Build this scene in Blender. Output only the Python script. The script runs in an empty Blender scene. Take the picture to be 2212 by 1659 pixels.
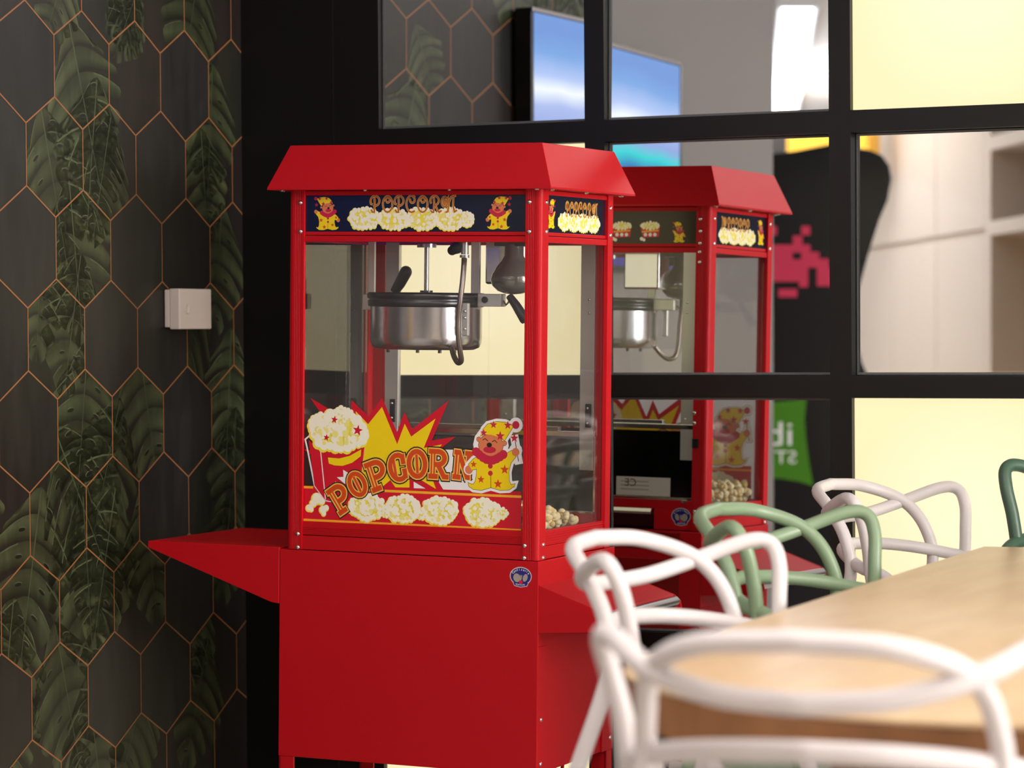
import bpy, math, random
import numpy as np
from mathutils import Matrix, Vector
from mathutils.geometry import tessellate_polygon
random.seed(7); rng = np.random.RandomState(5)
SC = bpy.context.scene; COL = SC.collection
PI = math.pi
# ------------------------------------------------------------------ survey of the place (metres)
CAMH = 1.13; FPX = 6490.5; CX, CY = 1106.0, 829.5
RS = 5.330/5.370
YB = 5.370*RS                   # front of the black grid
XC = -3.227*RS                     # corner of wallpapered wall and grid
WY = 0.0727                     # wallpapered wall leans off square by this much
LEAN = 0.01
def cam_axes(yaw, pitch, roll):
    cy, sy, cp, sp, cr, sr = math.cos(yaw), math.sin(yaw), math.cos(pitch), math.sin(pitch), math.cos(roll), math.sin(roll)
    f = np.array([-sy*cp, cy*cp, sp]); r = np.array([cy, sy, 0.]); u = np.cross(r, f)
    return cr*r+sr*u, -sr*r+cr*u, f
CR, CU, CF = cam_axes(.45202, -.01804, -.00731)
O3 = np.array([0, 0, CAMH])
def ray(px, py): return CF+(px-CX)/FPX*CR-(py-CY)/FPX*CU
# popcorn machine frame: x along its front, y to its back, z up, origin at the front left of its foot
def eul(a, b, c):
    ca, sa, cb, sb, cc, sc = math.cos(a), math.sin(a), math.cos(b), math.sin(b), math.cos(c), math.sin(c)
    return np.array([[ca,-sa,0],[sa,ca,0],[0,0,1]]) @ np.array([[1,0,0],[0,cb,-sb],[0,sb,cb]]) @ np.array([[cc,0,sc],[0,1,0],[-sc,0,cc]])
MR = eul(.03876, .00376, .02047); MT = np.array([-2.76436, 4.74558, -.39677+CAMH])
MM = Matrix([list(MR[i])+[MT[i]] for i in range(3)]+[[0,0,0,1]])
W, DM = .5, .3433
# mirror plane
NY, NP = .01411, -.00547
MN = np.array([-math.sin(NY)*math.cos(NP), math.cos(NY)*math.cos(NP), math.sin(NP)]); MD = 5.38249*MN[1]+CAMH*MN[2]
def refl_p(P): return P-2*(P@MN-MD)*MN
def refl_d(D): return D-2*(D@MN)*MN
def mloc(px, py, ax, val, virt=False):
    o, d = O3, ray(px, py)
    if virt: o, d = refl_p(o), refl_d(d)
    o = MR.T@(o-MT); d = MR.T@d
    return o+d*(val-o[ax])/d[ax]
def Fp(px, py, y=0.):           # a pixel of the photo -> (x, z) on the machine's front (or a plane y behind it)
    p = mloc(px, py, 1, y); return p[0], p[2]
def Sp(px, py, x=W):
    p = mloc(px, py, 0, x); return p[1], p[2]
def Bp(px, py, y=DM):           # seen in the mirror: on the machine's back
    p = mloc(px, py, 1, y, True); return p[0], p[2]
def virt(px, py, yv):           # seen in the mirror at mirrored depth yv: the real point
    d = ray(px, py); return refl_p(O3+d*yv/d[1])
def virt_z(px, py, z, dp=0.):   # seen in a pane tipped dp further: the real point at height z
    n = np.array([-math.sin(NY)*math.cos(NP+dp), math.cos(NY)*math.cos(NP+dp), math.sin(NP+dp)])
    d = ray(px, py); c = np.array([-2.17*RS, 5.352, CAMH+.62]); t = ((c-O3)@n)/(d@n); h = O3+d*t; e = d-2*(d@n)*n
    return h+e*(z-h[2])/e[2]
def on_z(px, py, z):
    d = ray(px, py); return O3+d*(z-CAMH)/d[2]
WD = np.array([math.sin(WY), -math.cos(WY), 0]); WN = np.array([math.cos(WY), math.sin(WY), 0]); WC = np.array([XC, YB, 0])
def on_wall(px, py, off=0.):    # -> (distance from corner, height)
    d = ray(px, py); t = ((WC+WN*off-O3)@WN)/(d@WN); P = O3+d*t
    return (P-WC)@WD, P[2]
# ------------------------------------------------------------------ materials
def lin(c):
    return tuple(((v/255)/12.92 if v/255 <= .04045 else ((v/255+.055)/1.055)**2.4) for v in c)+(1,)
def mat(name, rgb, rough=.5, metal=0., spec=.5, emit=0., noise=0., nscale=20., coat=0., bump=0., bscale=300., alpha=None):
    m = bpy.data.materials.new(name); m.use_nodes = True
    nt = m.node_tree; b = nt.nodes['Principled BSDF']
    c = lin(rgb)
    b.inputs['Base Color'].default_value = c
    b.inputs['Roughness'].default_value = rough; b.inputs['Metallic'].default_value = metal
    b.inputs['Specular IOR Level'].default_value = spec
    b.inputs['Coat Weight'].default_value = coat; b.inputs['Coat Roughness'].default_value = .08
    if emit:
        b.inputs['Emission Color'].default_value = c; b.inputs['Emission Strength'].default_value = emit
    if noise or bump:
        tc = nt.nodes.new('ShaderNodeTexCoord')
        n = nt.nodes.new('ShaderNodeTexNoise'); n.inputs['Scale'].default_value = nscale; n.inputs['Detail'].default_value = 5
        nt.links.new(tc.outputs['Object'], n.inputs['Vector'])
        if noise:
            mx = nt.nodes.new('ShaderNodeMix'); mx.data_type = 'RGBA'
            mx.inputs['A'].default_value = tuple(v*(1-noise) for v in c[:3])+(1,)
            mx.inputs['B'].default_value = tuple(min(1, v*(1+noise)) for v in c[:3])+(1,)
            nt.links.new(n.outputs['Fac'], mx.inputs['Factor']); nt.links.new(mx.outputs['Result'], b.inputs['Base Color'])
        if bump:
            n2 = nt.nodes.new('ShaderNodeTexNoise'); n2.inputs['Scale'].default_value = bscale
            nt.links.new(tc.outputs['Object'], n2.inputs['Vector'])
            bp = nt.nodes.new('ShaderNodeBump'); bp.inputs['Strength'].default_value = bump; bp.inputs['Distance'].default_value = .001
            nt.links.new(n2.outputs['Fac'], bp.inputs['Height']); nt.links.new(bp.outputs['Normal'], b.inputs['Normal'])
    return m
def glass(name, tint=(1,1,1), refl=1.5, haze=0.):
    m = bpy.data.materials.new(name); m.use_nodes = True; nt = m.node_tree
    for n in list(nt.nodes): nt.nodes.remove(n)
    out = nt.nodes.new('ShaderNodeOutputMaterial'); mix = nt.nodes.new('ShaderNodeMixShader')
    tr = nt.nodes.new('ShaderNodeBsdfTransparent'); gl = nt.nodes.new('ShaderNodeBsdfGlossy'); fr = nt.nodes.new('ShaderNodeFresnel')
    tr.inputs['Color'].default_value = tuple(tint)+(1,); gl.inputs['Roughness'].default_value = .0
    ge = nt.nodes.new('ShaderNodeNewGeometry'); mr = nt.nodes.new('ShaderNodeMapRange')
    mr.inputs['To Min'].default_value = refl; mr.inputs['To Max'].default_value = 1/refl
    nt.links.new(ge.outputs['Backfacing'], mr.inputs['Value']); nt.links.new(mr.outputs[0], fr.inputs['IOR'])
    nt.links.new(fr.outputs[0], mix.inputs[0]); nt.links.new(tr.outputs[0], mix.inputs[1]); nt.links.new(gl.outputs[0], mix.inputs[2])
    last = mix
    if haze:
        df = nt.nodes.new('ShaderNodeBsdfDiffuse'); df.inputs['Color'].default_value = (.8,.8,.78,1)
        m2 = nt.nodes.new('ShaderNodeMixShader'); m2.inputs[0].default_value = haze
        nt.links.new(mix.outputs[0], m2.inputs[1]); nt.links.new(df.outputs[0], m2.inputs[2]); last = m2
    nt.links.new(last.outputs[0], out.inputs[0])
    return m
RED = mat('red_paint', (184,3,18), .5, spec=.26, bump=.1, bscale=900)
CHROME = mat('chrome', (225,225,228), .12, 1.)
STEEL = mat('brushed_steel', (190,190,192), .22, 1.)
DKSTEEL = mat('dark_steel', (70,70,72), .3, 1.)
ALU = mat('pale_aluminium', (205,204,198), .4, .6)
BLACKP = mat('black_plastic', (22,21,22), .4)
DARKTRAY = mat('black_gloss', (12,11,12), .12)
GLASS = glass('clear_glass', (1,1,1), 1.52, .006)
PLEXI = glass('clear_acrylic', (.86,.84,.8), 1.45, .04)
SCREW = mat('screw_metal', (225,220,215), .18, 1.)
BLACKF = mat('black_frame', (13,12,11), .38, spec=.35)
MIRROR = mat('mirror_silver', (228,231,232), 0., 1.)
MEDGE = mat('mirror_edge', (200,205,205), .25, .8)
P_RED = mat('print_red', (205,18,42), .3); P_YEL = mat('print_yellow', (240,208,8), .3); P_WHT = mat('print_white', (238,234,232), .3)
P_BLK = mat('print_black', (38,30,22), .35); P_ORG = mat('print_orange', (208,72,18), .3); P_GLD = mat('print_gold', (240,186,84), .3)
P_SKN = mat('print_tan', (218,122,78), .3); P_CRM = mat('print_crimson', (196,32,62), .3); P_NVY = mat('print_navy', (16,24,44), .22)
P_BRN = mat('print_dark_brown', (52,42,24), .25); P_AMB = mat('print_amber', (242,172,40), .3)
P_PC1 = mat('print_corn_yellow', (240,224,70), .3); P_PC2 = mat('print_corn_cream', (246,241,220), .3)
P_PC3 = mat('print_corn_pale', (240,228,132), .3); P_BLU = mat('print_blue', (42,36,120), .25); P_GRY = mat('print_grey', (160,152,140), .35)
P_LBL = mat('print_label', (196,190,182), .4); P_CU = mat('print_copper', (176,98,38), .3)
MATL = {}
# ------------------------------------------------------------------ mesh helpers
class MB:
    def __init__(s): s.v=[]; s.f=[]; s.m=[]; s.sm=[]; s.mats=[]
    def mi(s, m):
        if m not in s.mats: s.mats.append(m)
        return s.mats.index(m)
    def add(s, vs, fs, m, smooth=False):
        o=len(s.v); s.v+= [tuple(float(a) for a in p) for p in vs]; k=s.mi(m)
        for f in fs: s.f.append([i+o for i in f]); s.m.append(k); s.sm.append(smooth)
        return s
    def box(s, a, b, m):
        x0,y0,z0=a; x1,y1,z1=b
        vs=[(x,y,z) for z in (z0,z1) for y in (y0,y1) for x in (x0,x1)]
        return s.add(vs,[(0,2,3,1),(4,5,7,6),(0,1,5,4),(2,6,7,3),(0,4,6,2),(1,3,7,5)],m)
    def prism(s, poly, ax, lo, hi, m):          # polygon in the other two axes, extruded along ax
        n=len(poly)
        def P(p,h):
            q=list(p); q.insert(ax,h); return tuple(q)
        vs=[P(p,lo) for p in poly]+[P(p,hi) for p in poly]
        fs=[tuple(range(n))[::-1],tuple(range(n,2*n))]+[(i,(i+1)%n,n+(i+1)%n,n+i) for i in range(n)]
        return s.add(vs,fs,m)
    def tube(s, pts, r, m, n=10, cap=True):
        pts=[np.array(p,float) for p in pts]; rs=r if hasattr(r,'__len__') else [r]*len(pts)
        T=[]
        for i in range(len(pts)):
            t=pts[min(i+1,len(pts)-1)]-pts[max(i-1,0)]; T.append(t/ (np.linalg.norm(t)+1e-12))
        ref=np.array([0,0,1.]) if abs(T[0][2])<.9 else np.array([1.,0,0])
        N=np.cross(T[0],ref); N/=np.linalg.norm(N); vs=[]
        for i,p in enumerate(pts):
            N=N-T[i]*(N@T[i]); N/=np.linalg.norm(N)+1e-12; Bn=np.cross(T[i],N)
            for k in range(n):
                a=2*PI*k/n; vs.append(p+rs[i]*(math.cos(a)*N+math.sin(a)*Bn))
        fs=[(i*n+k,i*n+(k+1)%n,(i+1)*n+(k+1)%n,(i+1)*n+k) for i in range(len(pts)-1) for k in range(n)]
        s.add(vs,fs,m,True)
        if cap:
            L=len(pts)-1
            s.add([vs[k] for k in range(n)],[tuple(range(n))[::-1]],m); s.add([vs[L*n+k] for k in range(n)],[tuple(range(n))],m)
        return s
    def lathe(s, prof, c, m, n=40, ax=2, smooth=True):
        vs=[]
        for r,h in prof:
            for k in range(n):
                a=2*PI*k/n; p=[r*math.cos(a),r*math.sin(a)]; p.insert(ax,h); vs.append((c[0]+p[0],c[1]+p[1],c[2]+p[2]))
        fs=[(i*n+k,i*n+(k+1)%n,(i+1)*n+(k+1)%n,(i+1)*n+k) for i in range(len(prof)-1) for k in range(n)]
        return s.add(vs,fs,m,smooth)
    def ball(s, c, r, m, sc=(1,1,1), n=12, q=8):
        prof=[(math.sin(PI*i/q),-math.cos(PI*i/q)) for i in range(q+1)]
        vs=[(c[0]+r*sc[0]*a*math.cos(2*PI*k/n),c[1]+r*sc[1]*a*math.sin(2*PI*k/n),c[2]+r*sc[2]*h) for a,h in prof for k in range(n)]
        fs=[(i*n+k,i*n+(k+1)%n,(i+1)*n+(k+1)%n,(i+1)*n+k) for i in range(q) for k in range(n)]
        return s.add(vs,fs,m,True)
    def build(s, name, parent=None, bevel=0., loc=None):
        me=bpy.data.meshes.new(name); me.from_pydata(s.v,[],s.f)
        for m in s.mats: me.materials.append(m)
        for p,k,sm in zip(me.polygons,s.m,s.sm): p.material_index=k; p.use_smooth=sm
        me.update()
        o=bpy.data.objects.new(name,me); COL.objects.link(o)
        if parent is not None: o.parent=parent
        if loc is not None: o.location=loc
        if bevel:
            b=o.modifiers.new('bevel','BEVEL'); b.width=bevel; b.segments=2; b.limit_method='ANGLE'; b.angle_limit=.6
        return o
def tag(o, label=None, cat=None, group=None, kind=None):
    if label: o['label']=label
    if cat: o['category']=cat
    if group: o['group']=group
    if kind: o['kind']=kind
    return o
def empty(name, M=None, loc=(0,0,0), rz=0.):
    o=bpy.data.objects.new(name,None); COL.objects.link(o); o.empty_display_size=.1
    if M is not None: o.matrix_world=M
    else: o.location=loc; o.rotation_euler=(0,0,rz)
    return o
def copy_tree(o, parent=None):
    c=o.copy(); COL.objects.link(c)
    if parent is not None: c.parent=parent; c.matrix_parent_inverse=Matrix()
    for ch in list(o.children): copy_tree(ch,c)
    return c
def spline(P, n=8):                             # Catmull-Rom through points
    P=[np.array(p,float) for p in P]; out=[]
    for i in range(len(P)-1):
        p0=P[i-1] if i else 2*P[0]-P[1]; p1,p2=P[i],P[i+1]; p3=P[i+2] if i+2<len(P) else 2*P[-1]-P[-2]
        for k in range(n):
            t=k/n; out.append(.5*((2*p1)+(p2-p0)*t+(2*p0-5*p1+4*p2-p3)*t*t+(3*p1-p0-3*p2+p3)*t**3))
    out.append(P[-1]); return out
def rounded(x0,z0,x1,z1,r,n=5):
    out=[]
    for cx,cz,a0 in ((x1-r,z1-r,0),(x0+r,z1-r,90),(x0+r,z0+r,180),(x1-r,z0+r,270)):
        for k in range(n+1):
            a=math.radians(a0+90*k/n); out.append((cx+r*math.cos(a),cz+r*math.sin(a)))
    return out
# flat printed matter: layered inlays on a plane
class Decal:
    EPS=4e-5
    def __init__(s, place, both=False): s.place=place; s.both=both; s.items=[]; s.mb=s   # place(a,b,h) -> 3-D
    def raw(s, P, F, m, layer): s.items.append((layer,len(s.items),[(float(p[0]),float(p[1])) for p in P],F,m))
    def poly(s, P, m, layer):
        s.raw(P,[tuple(t) for t in tessellate_polygon([[Vector((p[0],p[1],0)) for p in P]])],m,layer)
    def stroke(s, P, w, m, layer, closed=False):        # one mitred ribbon
        Q=[np.array(P[0],float)]
        for p in P[1:]:
            if np.linalg.norm(np.array(p,float)-Q[-1])>1e-7: Q.append(np.array(p,float))
        if len(Q)>2 and np.linalg.norm(Q[0]-Q[-1])<1e-7: Q.pop(); closed=True
        n=len(Q)
        if n<2: return
        V=[]
        for k in range(n):
            a=Q[k]-Q[k-1] if (k or closed) else Q[1]-Q[0]; c=Q[(k+1)%n]-Q[k] if (k<n-1 or closed) else Q[k]-Q[k-1]
            a=a/(np.linalg.norm(a)+1e-12); c=c/(np.linalg.norm(c)+1e-12)
            t=a+c; L=np.linalg.norm(t)
            if L<.35: t=a; q=1.
            else: t=t/L; q=min(1.6,1/max(.3,t@a))
            nn=np.array([-t[1],t[0]])*w/2*q; p=Q[k]
            if not closed and k==0: p=p-a*w*.35
            if not closed and k==n-1: p=p+c*w*.35
            V+=[p+nn,p-nn]
        s.raw(V,[(2*k,2*k+1,2*((k+1)%n)+1,2*((k+1)%n)) for k in range(n if closed else n-1)],m,layer)
    def build(s, name, parent=None):
        s.items.sort(key=lambda t:(t[0],t[1])); b=MB(); lv=[]; bx=[]
        for _,_,P,F,m in s.items:
            A=np.array(P); lo_,hi_=A.min(0),A.max(0)
            if bx:
                B_=np.array(bx); hit=(B_[:,0]<hi_[0])&(B_[:,2]>lo_[0])&(B_[:,1]<hi_[1])&(B_[:,3]>lo_[1])
                l=1+(np.array(lv)[hit].max() if hit.any() else 0)
            else: l=1
            lv.append(l); bx.append((lo_[0],lo_[1],hi_[0],hi_[1])); h=2e-5+l*7e-6
            b.add([s.place(p[0],p[1],h) for p in P],F,m)
            if s.both: b.add([s.place(p[0],p[1],-h-1e-4) for p in P],F,m)
        return b.build(name,parent)
    def disc(s, x, y, r, m, layer, ry=None, n=14, rot=0.):
        ry=ry or r; c,si=math.cos(rot),math.sin(rot)
        s.poly([(x+r*math.cos(2*PI*k/n)*c-ry*math.sin(2*PI*k/n)*si, y+r*math.cos(2*PI*k/n)*si+ry*math.sin(2*PI*k/n)*c) for k in range(n)],m,layer)
    def star(s, x, y, r, m, layer, rot=PI/2, inner=.42):
        s.poly([(x+(r if k%2==0 else r*inner)*math.cos(rot+PI*k/5), y+(r if k%2==0 else r*inner)*math.sin(rot+PI*k/5)) for k in range(10)],m,layer)
    def corn(s, x, y, rx, ry, layer, seed, n=26, k=.2):
        rg=random.Random(seed); m=min(rx,ry)
        s.disc(x,y,rx*.84,P_PC1,layer,ry*.8,n=20)
        for i in range(n):
            a=2*PI*i/n; q=.82+.14*rg.random(); r=k*m*(.8+.6*rg.random())
            s.disc(x+rx*q*math.cos(a),y+ry*q*math.sin(a),r,P_PC1,layer,n=12)
            s.disc(x+rx*q*math.cos(a)+r*.15,y+ry*q*math.sin(a)+r*.2,r*.8,P_PC2,layer+1,n=12)
        for i in range(int(n*2.4)):
            a=2*PI*rg.random(); q=.84*math.sqrt(rg.random()); r=k*m*(.45+.6*rg.random()); cx_,cy_=x+rx*q*math.cos(a),y+ry*q*math.sin(a)
            if rg.random()<.26+.25*(math.sin(a)<-.2)+.15*(math.cos(a)<-.4): s.disc(cx_,cy_,r*.75,P_PC3,layer+2+(i%2),n=9)
            else: s.disc(cx_,cy_,r,P_PC2,layer+2+(i%2),n=9)
    def letters(s, strokes, ox, oy, size, rot, layers, flip=1):   # layers: (width, material, layer)
        c,si=math.cos(rot),math.sin(rot)
        for w,m,l in layers:
            for st in strokes: s.stroke([(ox+flip*((p[0]-.35)*c-(p[1]-.5)*si)*size, oy+((p[0]-.35)*si+(p[1]-.5)*c)*size) for p in st],w*size,m,l)
def arc(cx,cy,rx,ry,a0,a1,n=14): return [(cx+rx*math.cos(math.radians(a0+(a1-a0)*k/n)),cy+ry*math.sin(math.radians(a0+(a1-a0)*k/n))) for k in range(n+1)]
SLAB={'P':[[(.12,0),(.12,1)],[(.0,0),(.3,0)],[(0,1),(.35,1)]+arc(.35,.72,.3,.28,90,-90)+[(.12,.44)]],
 'O':[arc(.35,.5,.36,.5,0,360,22)],
 'C':[arc(.38,.5,.38,.5,55,305,18),[(.62,.93),(.62,.66)],[(.62,.07),(.62,.34)]],
 'R':[[(.12,0),(.12,1)],[(0,0),(.28,0)],[(0,1),(.35,1)]+arc(.35,.74,.28,.26,90,-90)+[(.12,.48)],[(.34,.48),(.62,0),(.76,0)]],
 'N':[[(.1,0),(.1,1)],[(0,0),(.22,0)],[(0,1),(.14,1),(.6,0)],[(.6,0),(.6,1)],[(.48,1),(.72,1)]]}
SCRIPT={'P':[[(.28,.0),(.3,.5),(.28,.85)],arc(.32,.68,.3,.3,200,-100,16)+[(.3,.4)],[(.08,.12),(.16,.0),(.28,.0)],[(.02,.62),(.05,.5),(.12,.48)]],
 'O':[arc(.35,.48,.32,.48,90,450,20),arc(.36,.74,.14,.16,200,-120,10)],
 'C':[arc(.38,.5,.36,.5,60,300,18),arc(.42,.74,.16,.18,60,-190,10)],
 'R':[[(.24,.0),(.28,.5),(.25,.85)],arc(.3,.7,.28,.28,210,-95,16)+[(.28,.42)],[(.36,.42),(.5,.12),(.62,0),(.74,.08)],[(.06,.1),(.14,0),(.24,.0)]],
 'N':[arc(.0,.62,.2,.3,60,440,18),arc(.02,.6,.09,.13,0,300,8),[(.2,.8),(.26,.98),(.3,.5),(.22,.04),(.1,.0)],[(.3,.6),(.44,.92),(.56,.96)],[(.72,.98),(.58,.94),(.56,.4),(.66,.02),(.8,.1)]]}
# a small cheerful clown, drawn in a 1400-unit sheet (x right, y down) around (935,740)
def clown(d, tf, sc, layer, outline=True):
    """tf maps sheet units to plane coordinates; sc is the size of one unit there"""
    T=lambda P:[tf(*p) for p in P]
    body=[(790,745),(775,830),(775,960),(760,1040),(735,1072),(683,1056),(690,1090),(740,1125),(830,1135),(935,1105),(1040,1135),(1140,1130),(1195,1090),(1207,1062),(1160,1075),(1140,1030),(1135,930),(1160,830),(1215,760),(1170,690),(1090,735),(1000,780),(880,780)]
    armL=[(800,745),(740,785),(685,845),(720,908),(785,895)]
    hat=[(818,530),(850,450),(900,395),(1000,368),(1100,375),(1190,415),(1088,580),(1040,545),(940,515),(860,508)]
    if outline:
        for P in (body,armL,hat): d.poly(T(P),P_WHT,layer); d.stroke(T(P),62*sc,P_WHT,layer,True)
        d.disc(*tf(935,630),195*sc,P_WHT,layer); d.disc(*tf(1215,405),76*sc,P_WHT,layer); d.disc(*tf(1213,690),72*sc,P_WHT,layer); d.stroke(T([(1200,552),(1245,810)]),90*sc,P_WHT,layer)
        d.disc(*tf(690,900),60*sc,P_WHT,layer)
    d.stroke(T(body),9*sc,P_BLK,layer+1,True); d.stroke(T(armL),9*sc,P_BLK,layer+1,True); d.stroke(T(hat),9*sc,P_BLK,layer+1,True)
    d.poly(T(body),P_YEL,layer+2)
    d.disc(*tf(690,905),44*sc,P_SKN,layer+3); d.poly(T(armL),P_YEL,layer+4)
    for x,y in ((800,565),(1088,610)): d.disc(*tf(x,y),27*sc,P_BLK,layer+3); d.disc(*tf(x,y),23*sc,P_SKN,layer+4)
    d.disc(*tf(935,632),139*sc,P_BLK,layer+3,119*sc,20); d.disc(*tf(935,632),134*sc,P_SKN,layer+4,114*sc,20)
    d.poly(T(hat),P_YEL,layer+5)
    for x,y,r in ((965,402,42),(1125,408,46),(855,492,40),(1040,528,52)): d.star(*tf(x,y),r*sc,P_CRM,layer+6)
    for k in range(9):
        a=k/8; d.disc(*tf(770+305*a,705+30*a+80*math.sin(PI*a)),46*sc,P_CRM,layer+6)
    d.disc(*tf(1215,405),40*sc,P_CRM,layer+6); d.star(*tf(1198,552),48*sc,P_CRM,layer+6); d.stroke(T([(1208,590),(1245,810)]),8*sc,P_BLK,layer+5)
    d.disc(*tf(1213,708),42*sc,P_SKN,layer+6)
    d.disc(*tf(922,682),70*sc,P_CRM,layer+7,34*sc); d.disc(*tf(918,628),29*sc,P_BLK,layer+8,24*sc)
    d.stroke(T([(845,572),(872,556),(902,584)]),8*sc,P_BLK,layer+7); d.stroke(T([(950,592),(978,576),(1004,602)]),8*sc,P_BLK,layer+7)
    for y in (865,945): d.disc(*tf(930,y),26*sc,P_CRM,layer+7)
    d.stroke(T([(934,970),(935,1104)]),6*sc,P_BLK,layer+6)
    for x,y,r in ((742,845,38),(1090,905,52),(825,1015,42),(1015,1065,50)): d.star(*tf(x,y),r*sc,P_ORG,layer+7)
def text_polys(s, size=1.):
    cu=bpy.data.curves.new('t','FONT'); cu.body=s; cu.size=size; cu.resolution_u=3
    o=bpy.data.objects.new('t',cu); COL.objects.link(o)
    dg=bpy.context.evaluated_depsgraph_get(); me=o.evaluated_get(dg).to_mesh()
    v=[tuple(p.co[:2]) for p in me.vertices]; f=[tuple(p.vertices) for p in me.polygons]
    o.evaluated_get(dg).to_mesh_clear(); COL.objects.unlink(o); bpy.data.objects.remove(o); bpy.data.curves.remove(cu)
    return v,f
def decal_text(d, s, size, tf, m, layer):
    v,f=text_polys(s,size); d.raw([tf(*p) for p in v],f,m,layer)

# ================================================================== THE ROOM
CEIL=2.6
def struct(o): o['kind']='structure'; return o
FLOORM=mat('floor_tile',(176,168,160),.35,noise=.06,nscale=3)
b=MB(); b.box((-10.5,-13.5,-.05),(5,5.6,0),FLOORM); struct(b.build('floor'))
b=MB(); b.box((-10.5,-13.5,CEIL),(5,5.6,CEIL+.05),mat('ceiling_paint',(236,236,240),.8)); struct(b.build('ceiling'))
WP=mat('wall_paint',(206,198,190),.7)
b=MB(); b.box((4.9,-13.5,0),(5,5.4,CEIL),WP); struct(b.build('wall_right'))
b=MB(); b.box((-10.5,-13.5,0),(5,-13.4,CEIL),WP); struct(b.build('wall_rear'))
b=MB(); b.box((-10.5,-13.4,0),(-10.4,5.4,CEIL),WP); struct(b.build('wall_far_left'))
# ---- black grid wall: rails, stiles and a backing board, front face at YB
BX=[x*RS for x in (-2.903,-2.445,-2.403,-1.939,-1.896)]; BZ=[z*RS+CAMH for z in (.40834,.36661,-.09103,-.13257)]
PITCHZ=.4993*RS
b=MB()
b.box((-4.2,YB+.05,0),(4.9,YB+.08,CEIL),BLACKF)
b.box((-4.2,YB,0),(-3.0095*RS,YB+.05,CEIL),BLACKF); b.box((-3.0075*RS,YB,0),(BX[0],YB+.05,CEIL),BLACKF); b.box((-3.0095*RS,YB+.002,0),(-3.0075*RS,YB+.05,CEIL),mat('joint_grey',(62,62,60),.5))
XB=[(BX[1],BX[2]),(BX[3],BX[4])]+[(BX[3]+.507*RS*k,BX[4]+.507*RS*k) for k in range(1,14)]
for x0,x1 in XB: b.box((x0,YB,0),(x1,YB+.05,CEIL),BLACKF)
ZB=[(BZ[3]-PITCHZ*2,BZ[2]-PITCHZ*2),(BZ[3]-PITCHZ,BZ[2]-PITCHZ),(BZ[3],BZ[2]),(BZ[1],BZ[0]),(BZ[1]+PITCHZ,BZ[0]+PITCHZ),(BZ[1]+2*PITCHZ,BZ[0]+2*PITCHZ)]
ZB[0]=(0.,max(.03,ZB[0][1]))
for z0,z1 in ZB: b.box((BX[0],YB+.0004,z0),(4.9,YB+.05,z1),BLACKF)
struct(b.build('wall_back'))
# lit panels: milky, brightest in the middle where the tubes stand
def lit_mat():
    m=bpy.data.materials.new('lit_cream'); m.use_nodes=True; nt=m.node_tree; bs=nt.nodes['Principled BSDF']
    tc=nt.nodes.new('ShaderNodeTexCoord'); mp=nt.nodes.new('ShaderNodeMapping'); mp.inputs['Location'].default_value=(-.5,-.5,-.5); 
    gr=nt.nodes.new('ShaderNodeVectorMath'); gr.operation='LENGTH'
    nt.links.new(tc.outputs['Generated'],mp.inputs['Vector']); nt.links.new(mp.outputs[0],gr.inputs[0])
    rp=nt.nodes.new('ShaderNodeValToRGB'); rp.color_ramp.elements[0].position=.15; rp.color_ramp.elements[1].position=.72
    rp.color_ramp.elements[0].color=(1.0,.925,.72,1); rp.color_ramp.elements[1].color=(.86,.74,.42,1)
    nt.links.new(gr.outputs['Value'],rp.inputs[0]); nt.links.new(rp.outputs[0],bs.inputs['Emission Color'])
    bs.inputs['Emission Strength'].default_value=1.16; bs.inputs['Base Color'].default_value=(.1,.1,.08,1); bs.inputs['Roughness'].default_value=.3
    return m
LIT=lit_mat()
COLS=[(BX[0],BX[1]),(BX[2],BX[3]),(BX[4],BX[3]+.507*RS)]
ROWS=[(BZ[0],BZ[1]+PITCHZ),(BZ[2],BZ[1]),(BZ[2]-PITCHZ,BZ[3]),(ZB[0][1],BZ[3]-PITCHZ)]   # from the top of the picture down
def panel(col,row,kind,label,dp=0.,dy=0.):
    x0,x1=COLS[col]; z0,z1=ROWS[row]; cx,cz=(x0+x1)/2,(z0+z1)/2; hw,hh=(x1-x0)/2-.0012,(z1-z0)/2-.0012
    b=MB()
    if kind=='light':
        b.box((-hw,-.004,-hh),(hw,.004,hh),LIT); o=b.build('light_panel',loc=(cx,YB+.016,cz)); tag(o,label,'light panel','lit panels in the black grid')
    else:
        e=.0045
        vs=[(-hw,0,-hh),(hw,0,-hh),(hw,0,hh),(-hw,0,hh),(-hw+e,-.0012,-hh+e),(hw-e,-.0012,-hh+e),(hw-e,-.0012,hh-e),(-hw+e,-.0012,hh-e)]
        b.add(vs,[(4,5,6,7)],MIRROR); b.add(vs,[(0,1,5,4),(1,2,6,5),(2,3,7,6),(3,0,4,7)],MEDGE); b.box((-hw,.0002,-hh),(hw,.005,hh),MEDGE)
        o=b.build('mirror_panel',loc=(cx,(MD-cx*MN[0]-cz*MN[2])/MN[1]+.0012,cz)); o.rotation_euler=(NP+dp,0,NY+dy)
        tag(o,label,'mirror','mirror panels in the black grid')
    return o
panel(0,0,'mirror','square mirror pane reflecting the hexagon wallpaper, top left of the black grid')
panel(1,0,'mirror','square mirror pane reflecting the wall screen, a grey wall and a strip light',dp=-.014)
panel(2,0,'light','lit cream square panel in the top right corner of the photo')
panel(0,1,'light','lit cream square panel behind the kettle of the popcorn machine')
panel(1,1,'mirror','square mirror pane reflecting the roof and upper back of the popcorn machine')
panel(2,1,'mirror','square mirror pane reflecting pale lockers and a yellow counter')
panel(0,2,'mirror','square mirror pane behind the starburst sticker, below the lit panel with the kettle')
panel(1,2,'mirror','square mirror pane reflecting the green sign and lower back of the popcorn machine')
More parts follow.
